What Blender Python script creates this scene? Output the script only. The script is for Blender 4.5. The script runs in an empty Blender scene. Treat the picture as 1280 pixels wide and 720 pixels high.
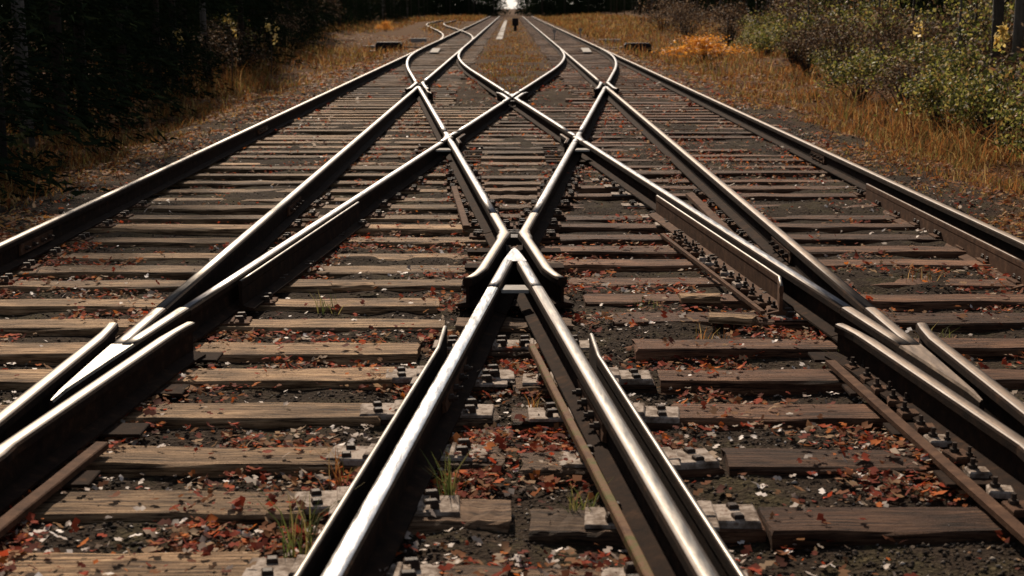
import bpy, math, random
import numpy as np
from mathutils import Vector

rnd = random.Random(7)
rng = np.random.default_rng(11)
R = math.radians
S = bpy.context.scene
COL = S.collection

# ------------------------------------------------------------------ camera
RT = 0.255                         # rail top height above the ballast
cam_d = bpy.data.cameras.new('camera')
cam = bpy.data.objects.new('camera', cam_d)
COL.objects.link(cam)
cam.location = (-0.022, 0.0, RT + 1.43)
cam.rotation_euler = (R(90 - 10.77), 0, R(-0.045))
cam_d.sensor_width = 36.0
cam_d.lens = 52.0
cam_d.clip_start = 0.05
cam_d.clip_end = 3000
cam_d.dof.use_dof = True
cam_d.dof.focus_distance = 8.5
cam_d.dof.aperture_fstop = 5.0
S.camera = cam

# ------------------------------------------------------------------ light
SUN_EL, SUN_AZ = 37.0, -13.0        # azimuth clockwise from +Y (ahead of the camera)
w = bpy.data.worlds.new('World'); S.world = w
w.use_nodes = True
nt = w.node_tree; nt.nodes.clear()
sky = nt.nodes.new('ShaderNodeTexSky')
sky.sky_type = 'NISHITA'; sky.sun_disc = False
sky.sun_elevation = R(SUN_EL); sky.sun_rotation = R(SUN_AZ)
sky.dust_density = 1.0; sky.air_density = 1.0; sky.ozone_density = 1.0
bg = nt.nodes.new('ShaderNodeBackground'); bg.inputs[1].default_value = 0.055
out = nt.nodes.new('ShaderNodeOutputWorld')
hs = nt.nodes.new('ShaderNodeHueSaturation'); hs.inputs['Saturation'].default_value = .45
nt.links.new(sky.outputs[0], hs.inputs['Color']); nt.links.new(hs.outputs[0], bg.inputs[0]); nt.links.new(bg.outputs[0], out.inputs[0])
sd = bpy.data.lights.new('sun', 'SUN'); sd.energy = 4.2; sd.angle = R(1.5); sd.color = (1.0, 0.83, 0.65)
sun = bpy.data.objects.new('sun', sd); COL.objects.link(sun)
sdir = Vector((math.sin(R(SUN_AZ)) * math.cos(R(SUN_EL)), math.cos(R(SUN_AZ)) * math.cos(R(SUN_EL)), math.sin(R(SUN_EL))))
sun.rotation_euler = sdir.to_track_quat('Z', 'Y').to_euler()
sun.location = (0, 0, 30)
S.view_settings.view_transform = 'Standard'
S.view_settings.look = 'None'
S.view_settings.gamma = 1.0
S.view_settings.exposure = 0.8
S.render.engine = 'CYCLES'

# ------------------------------------------------------------------ helpers
def link(o, parent=None):
    COL.objects.link(o)
    if parent is not None:
        o.parent = parent
    return o

def mk(name, verts, faces, mats, parent=None, midx=None, smooth=None, loc=None):
    """one mesh object; faces: list, or (n,3)/(n,4) int array"""
    me = bpy.data.meshes.new(name)
    if isinstance(faces, np.ndarray):
        v = np.asarray(verts, dtype=np.float32)
        n, k = faces.shape
        me.vertices.add(len(v)); me.vertices.foreach_set('co', v.ravel())
        me.loops.add(n * k); me.loops.foreach_set('vertex_index', faces.astype(np.int32).ravel())
        me.polygons.add(n)
        me.polygons.foreach_set('loop_start', np.arange(0, n * k, k, dtype=np.int32))
        me.polygons.foreach_set('loop_total', np.full(n, k, dtype=np.int32))
        me.update(calc_edges=True)
    else:
        me.from_pydata([tuple(map(float, p)) for p in verts], [], [tuple(map(int, f)) for f in faces])
    for m in (mats if isinstance(mats, (list, tuple)) else [mats]):
        me.materials.append(m)
    if midx is not None:
        me.polygons.foreach_set('material_index', np.asarray(midx, dtype=np.int32))
    if smooth is not None:
        if isinstance(smooth, bool):
            smooth = [smooth] * len(me.polygons)
        me.polygons.foreach_set('use_smooth', smooth)
    me.update()
    o = bpy.data.objects.new(name, me)
    if loc is not None:
        o.location = loc
    return link(o, parent)

def tag(o, label=None, cat=None, group=None, kind=None):
    if label: o['label'] = label
    if cat: o['category'] = cat
    if group: o['group'] = group
    if kind: o['kind'] = kind
    return o

def empty(name, loc=(0, 0, 0), rz=0.0):
    o = bpy.data.objects.new(name, None)
    o.location = loc; o.rotation_euler = (0, 0, rz); o.empty_display_size = 0.1
    return link(o)

def copy_tree(o, parent=None):
    c = o.copy(); COL.objects.link(c)
    if parent is not None:
        c.parent = parent
    for ch in list(o.children):
        copy_tree(ch, c)
    return c

class MB:
    """collects shapes into one mesh"""
    def __init__(s): s.v = []; s.f = []; s.m = []; s.sm = []
    def add(s, vs, fs, m=0, sm=False):
        b = len(s.v); s.v += [tuple(p) for p in vs]
        s.f += [tuple(i + b for i in f) for f in fs]
        s.m += [m] * len(fs) if isinstance(m, int) else list(m)
        s.sm += [sm] * len(fs) if isinstance(sm, bool) else list(sm)
    def box(s, c, d, rz=0.0, bev=0.0, m=0):
        cx, cy, cz = c; hx, hy, hz = d[0] / 2, d[1] / 2, d[2] / 2
        b = min(bev, hx * .9, hy * .9, hz * .9)
        if b <= 0:
            pts = [(x, y, z) for z in (-hz, hz) for x, y in ((-hx, -hy), (hx, -hy), (hx, hy), (-hx, hy))]
            fs = [(3, 2, 1, 0), (4, 5, 6, 7), (0, 1, 5, 4), (1, 2, 6, 5), (2, 3, 7, 6), (3, 0, 4, 7)]
        else:
            pts = [(x, y, -hz) for x, y in ((-hx, -hy), (hx, -hy), (hx, hy), (-hx, hy))]
            pts += [(x, y, hz - b) for x, y in ((-hx, -hy), (hx, -hy), (hx, hy), (-hx, hy))]
            pts += [(x, y, hz) for x, y in ((-hx + b, -hy + b), (hx - b, -hy + b), (hx - b, hy - b), (-hx + b, hy - b))]
            fs = [(3, 2, 1, 0), (8, 9, 10, 11)]
            for q in (0, 4):
                for i in range(4):
                    j = (i + 1) % 4
                    fs.append((q + i, q + j, q + 4 + j, q + 4 + i))
        ca, sa = math.cos(rz), math.sin(rz)
        s.add([(cx + x * ca - y * sa, cy + x * sa + y * ca, cz + z) for x, y, z in pts], fs, m)
    def tube(s, pts, rs, n=8, m=0, sm=True, cap=True):
        pts = [Vector(p) for p in pts]; vs = []; fs = []
        for i, p in enumerate(pts):
            t = (pts[min(i + 1, len(pts) - 1)] - pts[max(i - 1, 0)]).normalized()
            a = Vector((0, 0, 1)) if abs(t.z) < .9 else Vector((1, 0, 0))
            u = t.cross(a).normalized(); v = t.cross(u)
            r = rs[i] if isinstance(rs, (list, tuple)) else rs
            for k in range(n):
                th = 2 * math.pi * k / n
                vs.append(p + u * (r * math.cos(th)) + v * (r * math.sin(th)))
        for i in range(len(pts) - 1):
            for k in range(n):
                k2 = (k + 1) % n
                fs.append((i * n + k, i * n + k2, (i + 1) * n + k2, (i + 1) * n + k))
        if cap:
            fs.append(tuple(range(n - 1, -1, -1))); fs.append(tuple((len(pts) - 1) * n + k for k in range(n)))
        s.add(vs, fs, m, sm)
    def build(s, name, mats, parent=None, loc=None):
        return mk(name, s.v, s.f, mats, parent, s.m, s.sm, loc)

def vnoise(x, y, scale, seed):
    g = np.random.default_rng(seed).random((257, 257))
    x = np.asarray(x, float) / scale; y = np.asarray(y, float) / scale
    xi = np.floor(x).astype(int); yi = np.floor(y).astype(int)
    fx = x - xi; fy = y - yi
    fx = fx * fx * (3 - 2 * fx); fy = fy * fy * (3 - 2 * fy)
    a = g[xi % 256, yi % 256]; b = g[(xi + 1) % 256, yi % 256]
    c = g[xi % 256, (yi + 1) % 256]; d = g[(xi + 1) % 256, (yi + 1) % 256]
    return (a * (1 - fx) + b * fx) * (1 - fy) + (c * (1 - fx) + d * fx) * fy

ORD = ['first', 'second', 'third', 'fourth', 'fifth', 'sixth', 'seventh', 'eighth', 'ninth', 'tenth', 'eleventh',
       'twelfth', 'thirteenth', 'fourteenth', 'fifteenth', 'sixteenth', 'seventeenth', 'eighteenth', 'nineteenth', 'twentieth']

# ------------------------------------------------------------------ materials
def newmat(name):
    m = bpy.data.materials.new(name); m.use_nodes = True
    t = m.node_tree; b = t.nodes['Principled BSDF']
    return m, t, b
def N(t, typ, **kw):
    n = t.nodes.new(typ)
    for k, v in kw.items():
        setattr(n, k, v)
    return n
def ramp(t, src, stops, interp='LINEAR'):
    r = N(t, 'ShaderNodeValToRGB'); e = r.color_ramp.elements
    r.color_ramp.interpolation = interp
    while len(e) > 1: e.remove(e[-1])
    e[0].position = stops[0][0]; e[0].color = (*stops[0][1], 1)
    for p, c in stops[1:]:
        q = e.new(p); q.color = (*c, 1)
    if src is not None: t.links.new(src, r.inputs[0])
    return r
def noise(t, vec, scale, detail=4, rough=.6, mapping=None):
    n = N(t, 'ShaderNodeTexNoise'); n.inputs['Scale'].default_value = scale
    n.inputs['Detail'].default_value = detail; n.inputs['Roughness'].default_value = rough
    if mapping:
        mp = N(t, 'ShaderNodeMapping'); mp.inputs['Scale'].default_value = mapping
        t.links.new(vec, mp.inputs[0]); vec = mp.outputs[0]
    t.links.new(vec, n.inputs['Vector'])
    return n
def mix(t, fac, a, b, mode='MIX'):
    m = N(t, 'ShaderNodeMix', data_type='RGBA', blend_type=mode)
    if isinstance(fac, (int, float)): m.inputs[0].default_value = fac
    else: t.links.new(fac, m.inputs[0])
    for s_, v in ((6, a), (7, b)):
        if isinstance(v, tuple): m.inputs[s_].default_value = (*v, 1)
        else: t.links.new(v, m.inputs[s_])
    return m.outputs[2]
def bump(t, b, h, strength=.5, dist=.01, prev=None):
    n = N(t, 'ShaderNodeBump'); n.inputs['Strength'].default_value = strength; n.inputs['Distance'].default_value = dist
    t.links.new(h, n.inputs['Height'])
    if prev is not None: t.links.new(prev, n.inputs['Normal'])
    t.links.new(n.outputs[0], b.inputs['Normal'])
    return n.outputs[0]

def steel(name, c1, c2, r1, r2, metal=1.0):
    m, t, b = newmat(name)
    g = N(t, 'ShaderNodeNewGeometry')
    n = noise(t, g.outputs['Position'], 9, 5, .65, (6, .7, 1))
    n2 = noise(t, g.outputs['Position'], 60, 3, .6)
    r = ramp(t, n.outputs[0], [(.3, c1), (.7, c2)])
    sp = ramp(t, n2.outputs[0], [(.55, (1, 1, 1)), (.75, (.6, .5, .42))])
    t.links.new(mix(t, .7, r.outputs[0], sp.outputs[0], 'MULTIPLY'), b.inputs['Base Color'])
    mr = N(t, 'ShaderNodeMapRange'); mr.inputs[1].default_value = .3; mr.inputs[2].default_value = .7
    mr.inputs[3].default_value = r1; mr.inputs[4].default_value = r2
    t.links.new(n.outputs[0], mr.inputs[0]); t.links.new(mr.outputs[0], b.inputs['Roughness'])
    b.inputs['Metallic'].default_value = metal
    bump(t, b, n.outputs[0], .12, .004)
    return m
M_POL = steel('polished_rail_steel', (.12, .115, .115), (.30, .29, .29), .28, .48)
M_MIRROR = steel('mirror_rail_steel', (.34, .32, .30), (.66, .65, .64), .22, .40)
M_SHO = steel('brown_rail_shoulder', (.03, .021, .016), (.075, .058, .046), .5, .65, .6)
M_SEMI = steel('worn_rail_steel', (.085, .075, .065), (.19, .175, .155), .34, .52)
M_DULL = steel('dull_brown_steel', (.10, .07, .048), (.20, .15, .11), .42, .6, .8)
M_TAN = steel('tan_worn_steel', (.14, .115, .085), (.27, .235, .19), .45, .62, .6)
M_PLATE = steel('weathered_plate_steel', (.09, .066, .052), (.34, .285, .24), .75, .9, 0)
M_PLATE.node_tree.nodes['Principled BSDF'].inputs['Specular IOR Level'].default_value = .1

def rust(name, cols, rough=.85, sc=14):
    m, t, b = newmat(name)
    g = N(t, 'ShaderNodeNewGeometry')
    n = noise(t, g.outputs['Position'], sc, 6, .7)
    n2 = noise(t, g.outputs['Position'], sc * 9, 3, .6)
    r = ramp(t, n.outputs[0], cols)
    t.links.new(r.outputs[0], b.inputs['Base Color'])
    b.inputs['Roughness'].default_value = rough
    b.inputs['Specular IOR Level'].default_value = .06
    bump(t, b, n2.outputs[0], .5, .004)
    return m
M_RUST = rust('rail_side_rust', [(.3, (.008, .005, .004)), (.55, (.020, .011, .007)), (.75, (.055, .028, .015))], .95)
M_PLATE = rust('pale_rusty_plate', [(.3, (.05, .030, .020)), (.45, (.15, .115, .09)), (.57, (.32, .27, .23)), (.7, (.10, .055, .034))], .8, 16)
M_RUSTL = rust('brown_rust', [(.3, (.035, .018, .011)), (.55, (.08, .042, .025)), (.75, (.15, .085, .05))], .85)
M_BOLT = rust('bolt_iron', [(.3, (.02, .015, .012)), (.7, (.06, .04, .03))], .5)
M_MOSSBAR = rust('mossy_bar', [(.35, (.07, .035, .02)), (.5, (.12, .065, .035)), (.62, (.07, .07, .02)), (.75, (.16, .10, .06))], .75, 8)
M_BOX = rust('black_enclosure', [(.3, (.010, .010, .011)), (.7, (.022, .021, .022))], .5)
M_PALE = rust('pale_concrete', [(.3, (.22, .20, .18)), (.7, (.36, .34, .31))], .8)
M_POST = rust('dark_post_paint', [(.3, (.012, .010, .010)), (.7, (.03, .022, .02))], .7)

def wood(name, cdark, cmid, clight, grey):
    m, t, b = newmat(name)
    tc = N(t, 'ShaderNodeTexCoord'); oi = N(t, 'ShaderNodeObjectInfo')
    ad = N(t, 'ShaderNodeVectorMath', operation='ADD')
    sc = N(t, 'ShaderNodeVectorMath', operation='SCALE'); sc.inputs['Scale'].default_value = 37.0
    cx = N(t, 'ShaderNodeCombineXYZ')
    for i in range(3): t.links.new(oi.outputs['Random'], cx.inputs[i])
    t.links.new(cx.outputs[0], sc.inputs[0]); t.links.new(tc.outputs['Object'], ad.inputs[0]); t.links.new(sc.outputs[0], ad.inputs[1])
    v = ad.outputs[0]
    grain = noise(t, v, 6, 8, .72, (.55, 11, 9))
    fine = noise(t, v, 9, 6, .75, (.45, 9, 8))
    blot = noise(t, v, 2.2, 4, .6, (1, 2.4, 2))
    r = ramp(t, grain.outputs[0], [(.34, cdark), (.49, cmid), (.62, clight)])
    kn = noise(t, v, 1.3, 5, .7, (1, 3, 2)); kr = ramp(t, kn.outputs[0], [(.45, (0, 0, 0)), (.65, (.45, .45, .45))])
    c = mix(t, kr.outputs[0], r.outputs[0], grey, 'MIX')
    bl = ramp(t, blot.outputs[0], [(.35, (.42, .38, .35)), (.62, (1.2, 1.12, 1.05))])
    c = mix(t, .85, c, bl.outputs[0], 'MULTIPLY')
    hv = N(t, 'ShaderNodeHueSaturation')
    mr = N(t, 'ShaderNodeMapRange'); mr.inputs[3].default_value = .5; mr.inputs[4].default_value = 1.35
    t.links.new(oi.outputs['Random'], mr.inputs[0]); t.links.new(mr.outputs[0], hv.inputs['Value'])
    t.links.new(c, hv.inputs['Color'])
    crack = ramp(t, fine.outputs[0], [(.40, (.06, .045, .04)), (.50, (1, 1, 1))])
    t.links.new(mix(t, .9, hv.outputs[0], crack.outputs[0], 'MULTIPLY'), b.inputs['Base Color'])
    b.inputs['Roughness'].default_value = .8
    b.inputs['Specular IOR Level'].default_value = .1
    p = bump(t, b, grain.outputs[0], .8, .016)
    bump(t, b, fine.outputs[0], .9, .010, p)
    return m
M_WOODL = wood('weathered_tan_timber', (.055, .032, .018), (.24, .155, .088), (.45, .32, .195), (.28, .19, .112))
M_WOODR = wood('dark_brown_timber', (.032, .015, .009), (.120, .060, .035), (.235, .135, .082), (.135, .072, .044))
M_WOODC = wood('mid_brown_timber', (.04, .025, .015), (.15, .095, .060), (.26, .18, .115), (.15, .10, .066))

def island_mat(name, stops, rough=.6, transl=0.0, spec=.4, interp='LINEAR'):
    m, t, b = newmat(name)
    g = N(t, 'ShaderNodeNewGeometry')
    r = ramp(t, g.outputs['Random Per Island'], stops, interp)
    t.links.new(r.outputs[0], b.inputs['Base Color'])
    b.inputs['Roughness'].default_value = rough
    b.inputs['Specular IOR Level'].default_value = spec
    if transl > 0:
        o_ = t.nodes['Material Output']; tr = N(t, 'ShaderNodeBsdfTranslucent'); mx = N(t, 'ShaderNodeMixShader')
        t.links.new(r.outputs[0], tr.inputs[0]); mx.inputs[0].default_value = transl
        t.links.new(b.outputs[0], mx.inputs[1]); t.links.new(tr.outputs[0], mx.inputs[2]); t.links.new(mx.outputs[0], o_.inputs[0])
    return m
M_LEAF = island_mat('autumn_leaves', [(0, (.07, .020, .012)), (.2, (.17, .032, .018)), (.38, (.36, .055, .022)), (.46, (.5, .15, .03)), (.5, (.14, .05, .025)),
                                      (.66, (.20, .08, .03)), (.84, (.30, .20, .12)), (.95, (.42, .34, .27)), (1, (.5, .45, .40))], .8, .4, .08)
M_VLEAF = island_mat('verge_leaves', [(0, (.06, .02, .01)), (.4, (.20, .06, .02)), (.75, (.28, .13, .035)), (1, (.32, .22, .10))], .7, .4, .1)
M_PLEAF = island_mat('pale_dry_leaves', [(0, (.18, .12, .09)), (.5, (.38, .31, .26)), (1, (.62, .56, .52))], .6, .15, .2)
M_STONE = island_mat('ballast_stone', [(0, (.012, .009, .007)), (.5, (.032, .024, .019)), (.85, (.07, .054, .043)), (.965, (.16, .14, .12)), (1, (.42, .38, .34))], .9, 0, .1)
M_GRASS = island_mat('autumn_grass', [(0, (.04, .022, .012)), (.25, (.15, .056, .020)), (.55, (.30, .13, .038)), (.68, (.08, .075, .022)), (.80, (.16, .13, .038)), (1, (.44, .28, .12))], .9, .45, .05)
M_GREENGR = island_mat('green_grass', [(0, (.05, .07, .018)), (.5, (.10, .12, .03)), (1, (.28, .22, .08))], .6, .4)
M_NEEDLE = island_mat('conifer_needles', [(0, (.006, .010, .006)), (.6, (.014, .022, .011)), (1, (.024, .030, .014))], 1.0, .05, 0.0)
M_DLEAF = island_mat('dark_broad_leaves', [(0, (.014, .018, .008)), (.7, (.035, .036, .014)), (.95, (.08, .05, .018)), (1, (.36, .22, .05))], .8, .2, .05)
M_SHRUB = island_mat('turning_shrub_leaves', [(0, (.022, .026, .010)), (.42, (.06, .07, .018)), (.56, (.20, .22, .045)), (.78, (.44, .38, .10)), (.93, (.24, .10, .04)), (1, (.5, .42, .22))], .6, .35, .2)
M_BROWNSH = island_mat('brown_shrub_leaves', [(0, (.022, .013, .010)), (.5, (.06, .034, .020)), (.78, (.14, .08, .04)), (1, (.36, .27, .18))], .7, .3, .15)
M_ORANGE = island_mat('orange_shrub_leaves', [(0, (.34, .11, .015)), (.5, (.62, .25, .03)), (1, (.75, .38, .07))], .6, .4)
M_YELLOW = island_mat('yellow_leaves', [(0, (.45, .28, .05)), (1, (.62, .50, .2))], .5, .5)

def bark(name, a, b_):
    m, t, b = newmat(name)
    tc = N(t, 'ShaderNodeTexCoord')
    n = noise(t, tc.outputs['Object'], 5, 6, .7, (3, 3, .5))
    r = ramp(t, n.outputs[0], [(.35, a), (.7, b_)])
    t.links.new(r.outputs[0], b.inputs['Base Color']); b.inputs['Roughness'].default_value = .9
    bump(t, b, n.outputs[0], .8, .03)
    return m
M_BARK = bark('dark_bark', (.018, .013, .010), (.06, .045, .035))
M_BARKP = bark('grey_bark', (.05, .045, .04), (.15, .135, .12))

# ground
M_GROUND, t, b = newmat('ballast_and_forest_floor')
g = N(t, 'ShaderNodeNewGeometry'); P = g.outputs['Position']
sx = N(t, 'ShaderNodeSeparateXYZ'); t.links.new(P, sx.inputs[0])
ab = N(t, 'ShaderNodeMath', operation='ABSOLUTE'); t.links.new(sx.outputs[0], ab.inputs[0])
nz = noise(t, P, .8, 5, .65)
ed = N(t, 'ShaderNodeMath', operation='ADD'); t.links.new(ab.outputs[0], ed.inputs[0])
nm = N(t, 'ShaderNodeMath', operation='MULTIPLY'); nm.inputs[1].default_value = 2.4
t.links.new(nz.outputs[0], nm.inputs[0]); t.links.new(nm.outputs[0], ed.inputs[1])
mr = N(t, 'ShaderNodeMapRange'); mr.inputs[1].default_value = 4.9; mr.inputs[2].default_value = 6.2
t.links.new(ed.outputs[0], mr.inputs[0])
n1 = noise(t, P, 3.0, 8, .75); n2 = noise(t, P, 45, 4, .6)
vo = N(t, 'ShaderNodeTexVoronoi'); vo.inputs['Scale'].default_value = 55; t.links.new(P, vo.inputs['Vector'])
gr = ramp(t, n1.outputs[0], [(.3, (.014, .010, .007)), (.5, (.034, .024, .017)), (.62, (.046, .038, .020)), (.75, (.085, .056, .036))])
sp = ramp(t, n2.outputs[0], [(.4, (.55, .52, .5)), (.6, (1, 1, 1)), (.72, (1.9, 1.8, 1.7))])
gravel = mix(t, 1.0, gr.outputs[0], sp.outputs[0], 'MULTIPLY')
fl = ramp(t, n1.outputs[0], [(.3, (.030, .016, .008)), (.5, (.095, .042, .015)), (.62, (.070, .052, .016)), (.75, (.19, .082, .024))])
litter = mix(t, 1.0, fl.outputs[0], sp.outputs[0], 'MULTIPLY')
my = N(t, 'ShaderNodeMapRange'); my.inputs[1].default_value = 20; my.inputs[2].default_value = 60; my.inputs[4].default_value = .85
t.links.new(sx.outputs[1], my.inputs[0]); mxx = N(t, 'ShaderNodeMath', operation='MAXIMUM')
t.links.new(my.outputs[0], mxx.inputs[0]); t.links.new(mr.outputs[0], mxx.inputs[1])
t.links.new(mix(t, mxx.outputs[0], gravel, litter), b.inputs['Base Color'])
b.inputs['Roughness'].default_value = 1; b.inputs['Specular IOR Level'].default_value = .05
p_ = bump(t, b, n2.outputs[0], .9, .02); bump(t, b, vo.outputs['Distance'], .5, .012, p_)

# ------------------------------------------------------------------ ground sheet
def ground_z(x, y):
    x = np.asarray(x, float); y = np.asarray(y, float)
    ax = np.abs(x + .0 * y)
    z = .036 + .012 * np.clip((y - 5) / 10, 0, 1) + (.045 + .03 * np.clip((y - 7) / 6, 0, 1)) * (vnoise(x, y, .75, 1) - .5) + .035 * (vnoise(x, y, .16, 2) - .5)
    z = z + .035 * np.clip((ax - 3.28) / .2, 0, 1)
    lim = np.where(x < 0, 3.9 + .06 * np.clip(y - 60, 0, 90), 3.9)
    sh = np.clip((ax - lim) / 1.6, 0, 1); sh = sh * sh * (3 - 2 * sh)
    z = z - .22 * sh + sh * .35 * (vnoise(x, y, 2.5, 3) - .5) * np.clip((ax - lim) / 3, 0, 1)
    rise = np.clip((ax - lim - 2) / 14, 0, 1)
    z = z + rise * 1.1
    return z
def axis(parts):
    a = []
    for lo, hi, st in parts:
        a += list(np.arange(lo, hi - 1e-6, st))
    return np.array(a)
gx = axis([(-400, -60, 34), (-60, -16, 2.2), (-16, -5, .4), (-5, 5, .07), (5, 16, .4), (16, 60, 2.2), (60, 434, 34)])
gy = axis([(-60, 0, 6), (0, 2.5, .5), (2.5, 13, .07), (13, 30, .14), (30, 70, .5), (70, 130, 2), (130, 300, 8), (300, 1200, 60)])
GX, GY = np.meshgrid(gx, gy)
GZ = ground_z(GX, GY)
nx, ny = len(gx), len(gy)
idx = np.arange(nx * ny).reshape(ny, nx)
F = np.stack([idx[:-1, :-1], idx[:-1, 1:], idx[1:, 1:], idx[1:, :-1]], -1).reshape(-1, 4)
tag(mk('ground', np.stack([GX, GY, GZ], -1).reshape(-1, 3), F, M_GROUND, smooth=True), kind='structure')

# ------------------------------------------------------------------ track geometry (metres, plan view)
GA = 1.435
LO, LI = -3.1575, -1.7225           # left track's outer and inner rail
SL, Y0 = .0925, 24.4                  # slope of the crossover tracks, crossing of the two far rails
YT = 52.0                            # end and start of the turnout curve
YC = (-LI + SL * Y0 - SL * YT / 2) / (SL / 2)
OFF = GA * math.sqrt(1 + SL * SL)
def xc(y):                          # right hand rail of the crossover that leads from far left to near right
    if y <= YC: return SL * (Y0 - y)
    if y >= YT: return LI
    u = y - YC
    return SL * (Y0 - YC) - SL * u + SL * u * u / (2 * (YT - YC))
def xa(y):
    if y <= YC: return SL * (Y0 - y) - OFF
    if y >= YT: return LO
    u = (y - YC) / (YT - YC)
    return xc(y) - (OFF + (GA - OFF) * u)
rail_c, rail_a = xc, xa
rail_d = lambda y: -xc(y)
rail_b = lambda y: -xa(y)
YAB = Y0 - OFF / SL                 # near nose, rails a and b
YAL = Y0 + (-LI - OFF) / SL + 0     # rail a meets the left track's inner rail
YAL = Y0 - (LI + OFF) / SL
YCR = Y0 + LI / SL                  # rail c meets the right track's inner rail (near the camera)
YK = Y0 - OFF / (2 * SL)            # the two obtuse crossings
XK = -OFF / 2

HEADP = [(-.033, -.040), (-.033, -.013), (-.027, -.0045), (-.016, -.001), (0, 0), (.016, -.001), (.027, -.0045), (.033, -.013), (.033, -.040), (.009, -.050), (-.009, -.050)]
WEBP = [(-.009, -.140), (-.009, -.046), (.009, -.046), (.009, -.140)]
FOOTP = [(-.070, -.160), (-.070, -.150), (-.014, -.136), (.014, -.136), (.070, -.150), (.070, -.160)]
TOPE = {2, 3, 4, 5}

def sweep(pts, prof, z, wsc=None, top_edges=()):
    """sweep an (offset, height) section along a plan polyline"""
    n = len(pts); k = len(prof); vs = []; fs = []; mi = []; sm = []
    for i, (x, y) in enumerate(pts):
        x0, y0 = pts[max(i - 1, 0)]; x1, y1 = pts[min(i + 1, n - 1)]
        tx, ty = x1 - x0, y1 - y0; L = math.hypot(tx, ty) or 1; nx_, ny_ = ty / L, -tx / L
        s = wsc[i] if wsc else 1.0
        for u, h in prof:
            vs.append((x + nx_ * u * s, y + ny_ * u * s, z + h))
    for i in range(n - 1):
        for j in range(k):
            j2 = (j + 1) % k
            fs.append((i * k + j, i * k + j2, (i + 1) * k + j2, (i + 1) * k + j))
            tp = j in top_edges; mi.append((2 if j in (2, 5) else 1) if tp else 0); sm.append(tp)
    fs.append(tuple(range(k - 1, -1, -1))); mi.append(0); sm.append(False)
    fs.append(tuple((n - 1) * k + j for j in range(k))); mi.append(0); sm.append(False)
    return vs, fs, mi, sm

def add_rail_parts(parent, pts, dz=0.0, topmat=None, wsc=None, sidemat=None, foot=True, names=('rail_head', 'rail_web', 'rail_foot')):
    z = RT + dz; topmat = topmat or M_POL; sidemat = sidemat or M_RUST
    # tiny real-life unevenness
    ox, oy = parent.location.x, parent.location.y
    P_ = [(x - ox, y - oy) for x, y in pts]
    v, f, mi, sm = sweep(P_, HEADP, z, wsc, TOPE)
    h = mk(names[0], v, f, [sidemat, topmat, topmat if topmat is M_MIRROR else M_SHO], parent, mi, sm)
    v, f, mi, sm = sweep(P_, WEBP, z)
    mk(names[1], v, f, [sidemat], parent, mi, sm)
    if foot:
        v, f, mi, sm = sweep(P_, FOOTP, z)
        mk(names[2], v, f, [sidemat], parent, mi, sm)
    return h

def line_pts(fx, ya, yb, step=1.0):
    n = max(2, int(abs(yb - ya) / step) + 1)
    return [(fx(ya + (yb - ya) * i / (n - 1)), ya + (yb - ya) * i / (n - 1)) for i in range(n)]

def rail(fx, ya, yb, label, dz=0.0, topmat=None, step=1.0, wfun=None, name='running_rail', cat='rail', group=None, pts=None, sidemat=None):
    pts = pts or line_pts(fx, ya, yb, step)
    e = empty(name, (pts[0][0], pts[0][1], 0))
    tag(e, label, cat, group)
    add_rail_parts(e, pts, dz, topmat, [wfun(p[1]) for p in pts] if wfun else None, sidemat)
    return e

GAPV, GAPW = 1.25, 1.55             # how far a nose / its wings reach either side of a crossing
FAR = 232.0
k0 = lambda c: (lambda y: c)

def bolt(parent, x, y, z, r=.018, h=.02, name='bolt', mat=None, n=6):
    b_ = MB(); b_.tube([(x, y, z - .004), (x, y, z + h)], r, n, sm=False)
    b_.tube([(x, y, z + h - .002), (x, y, z + h + .022)], r * .5, 6, sm=False)
    return b_.build(name, mat or M_BOLT, parent)

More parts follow.
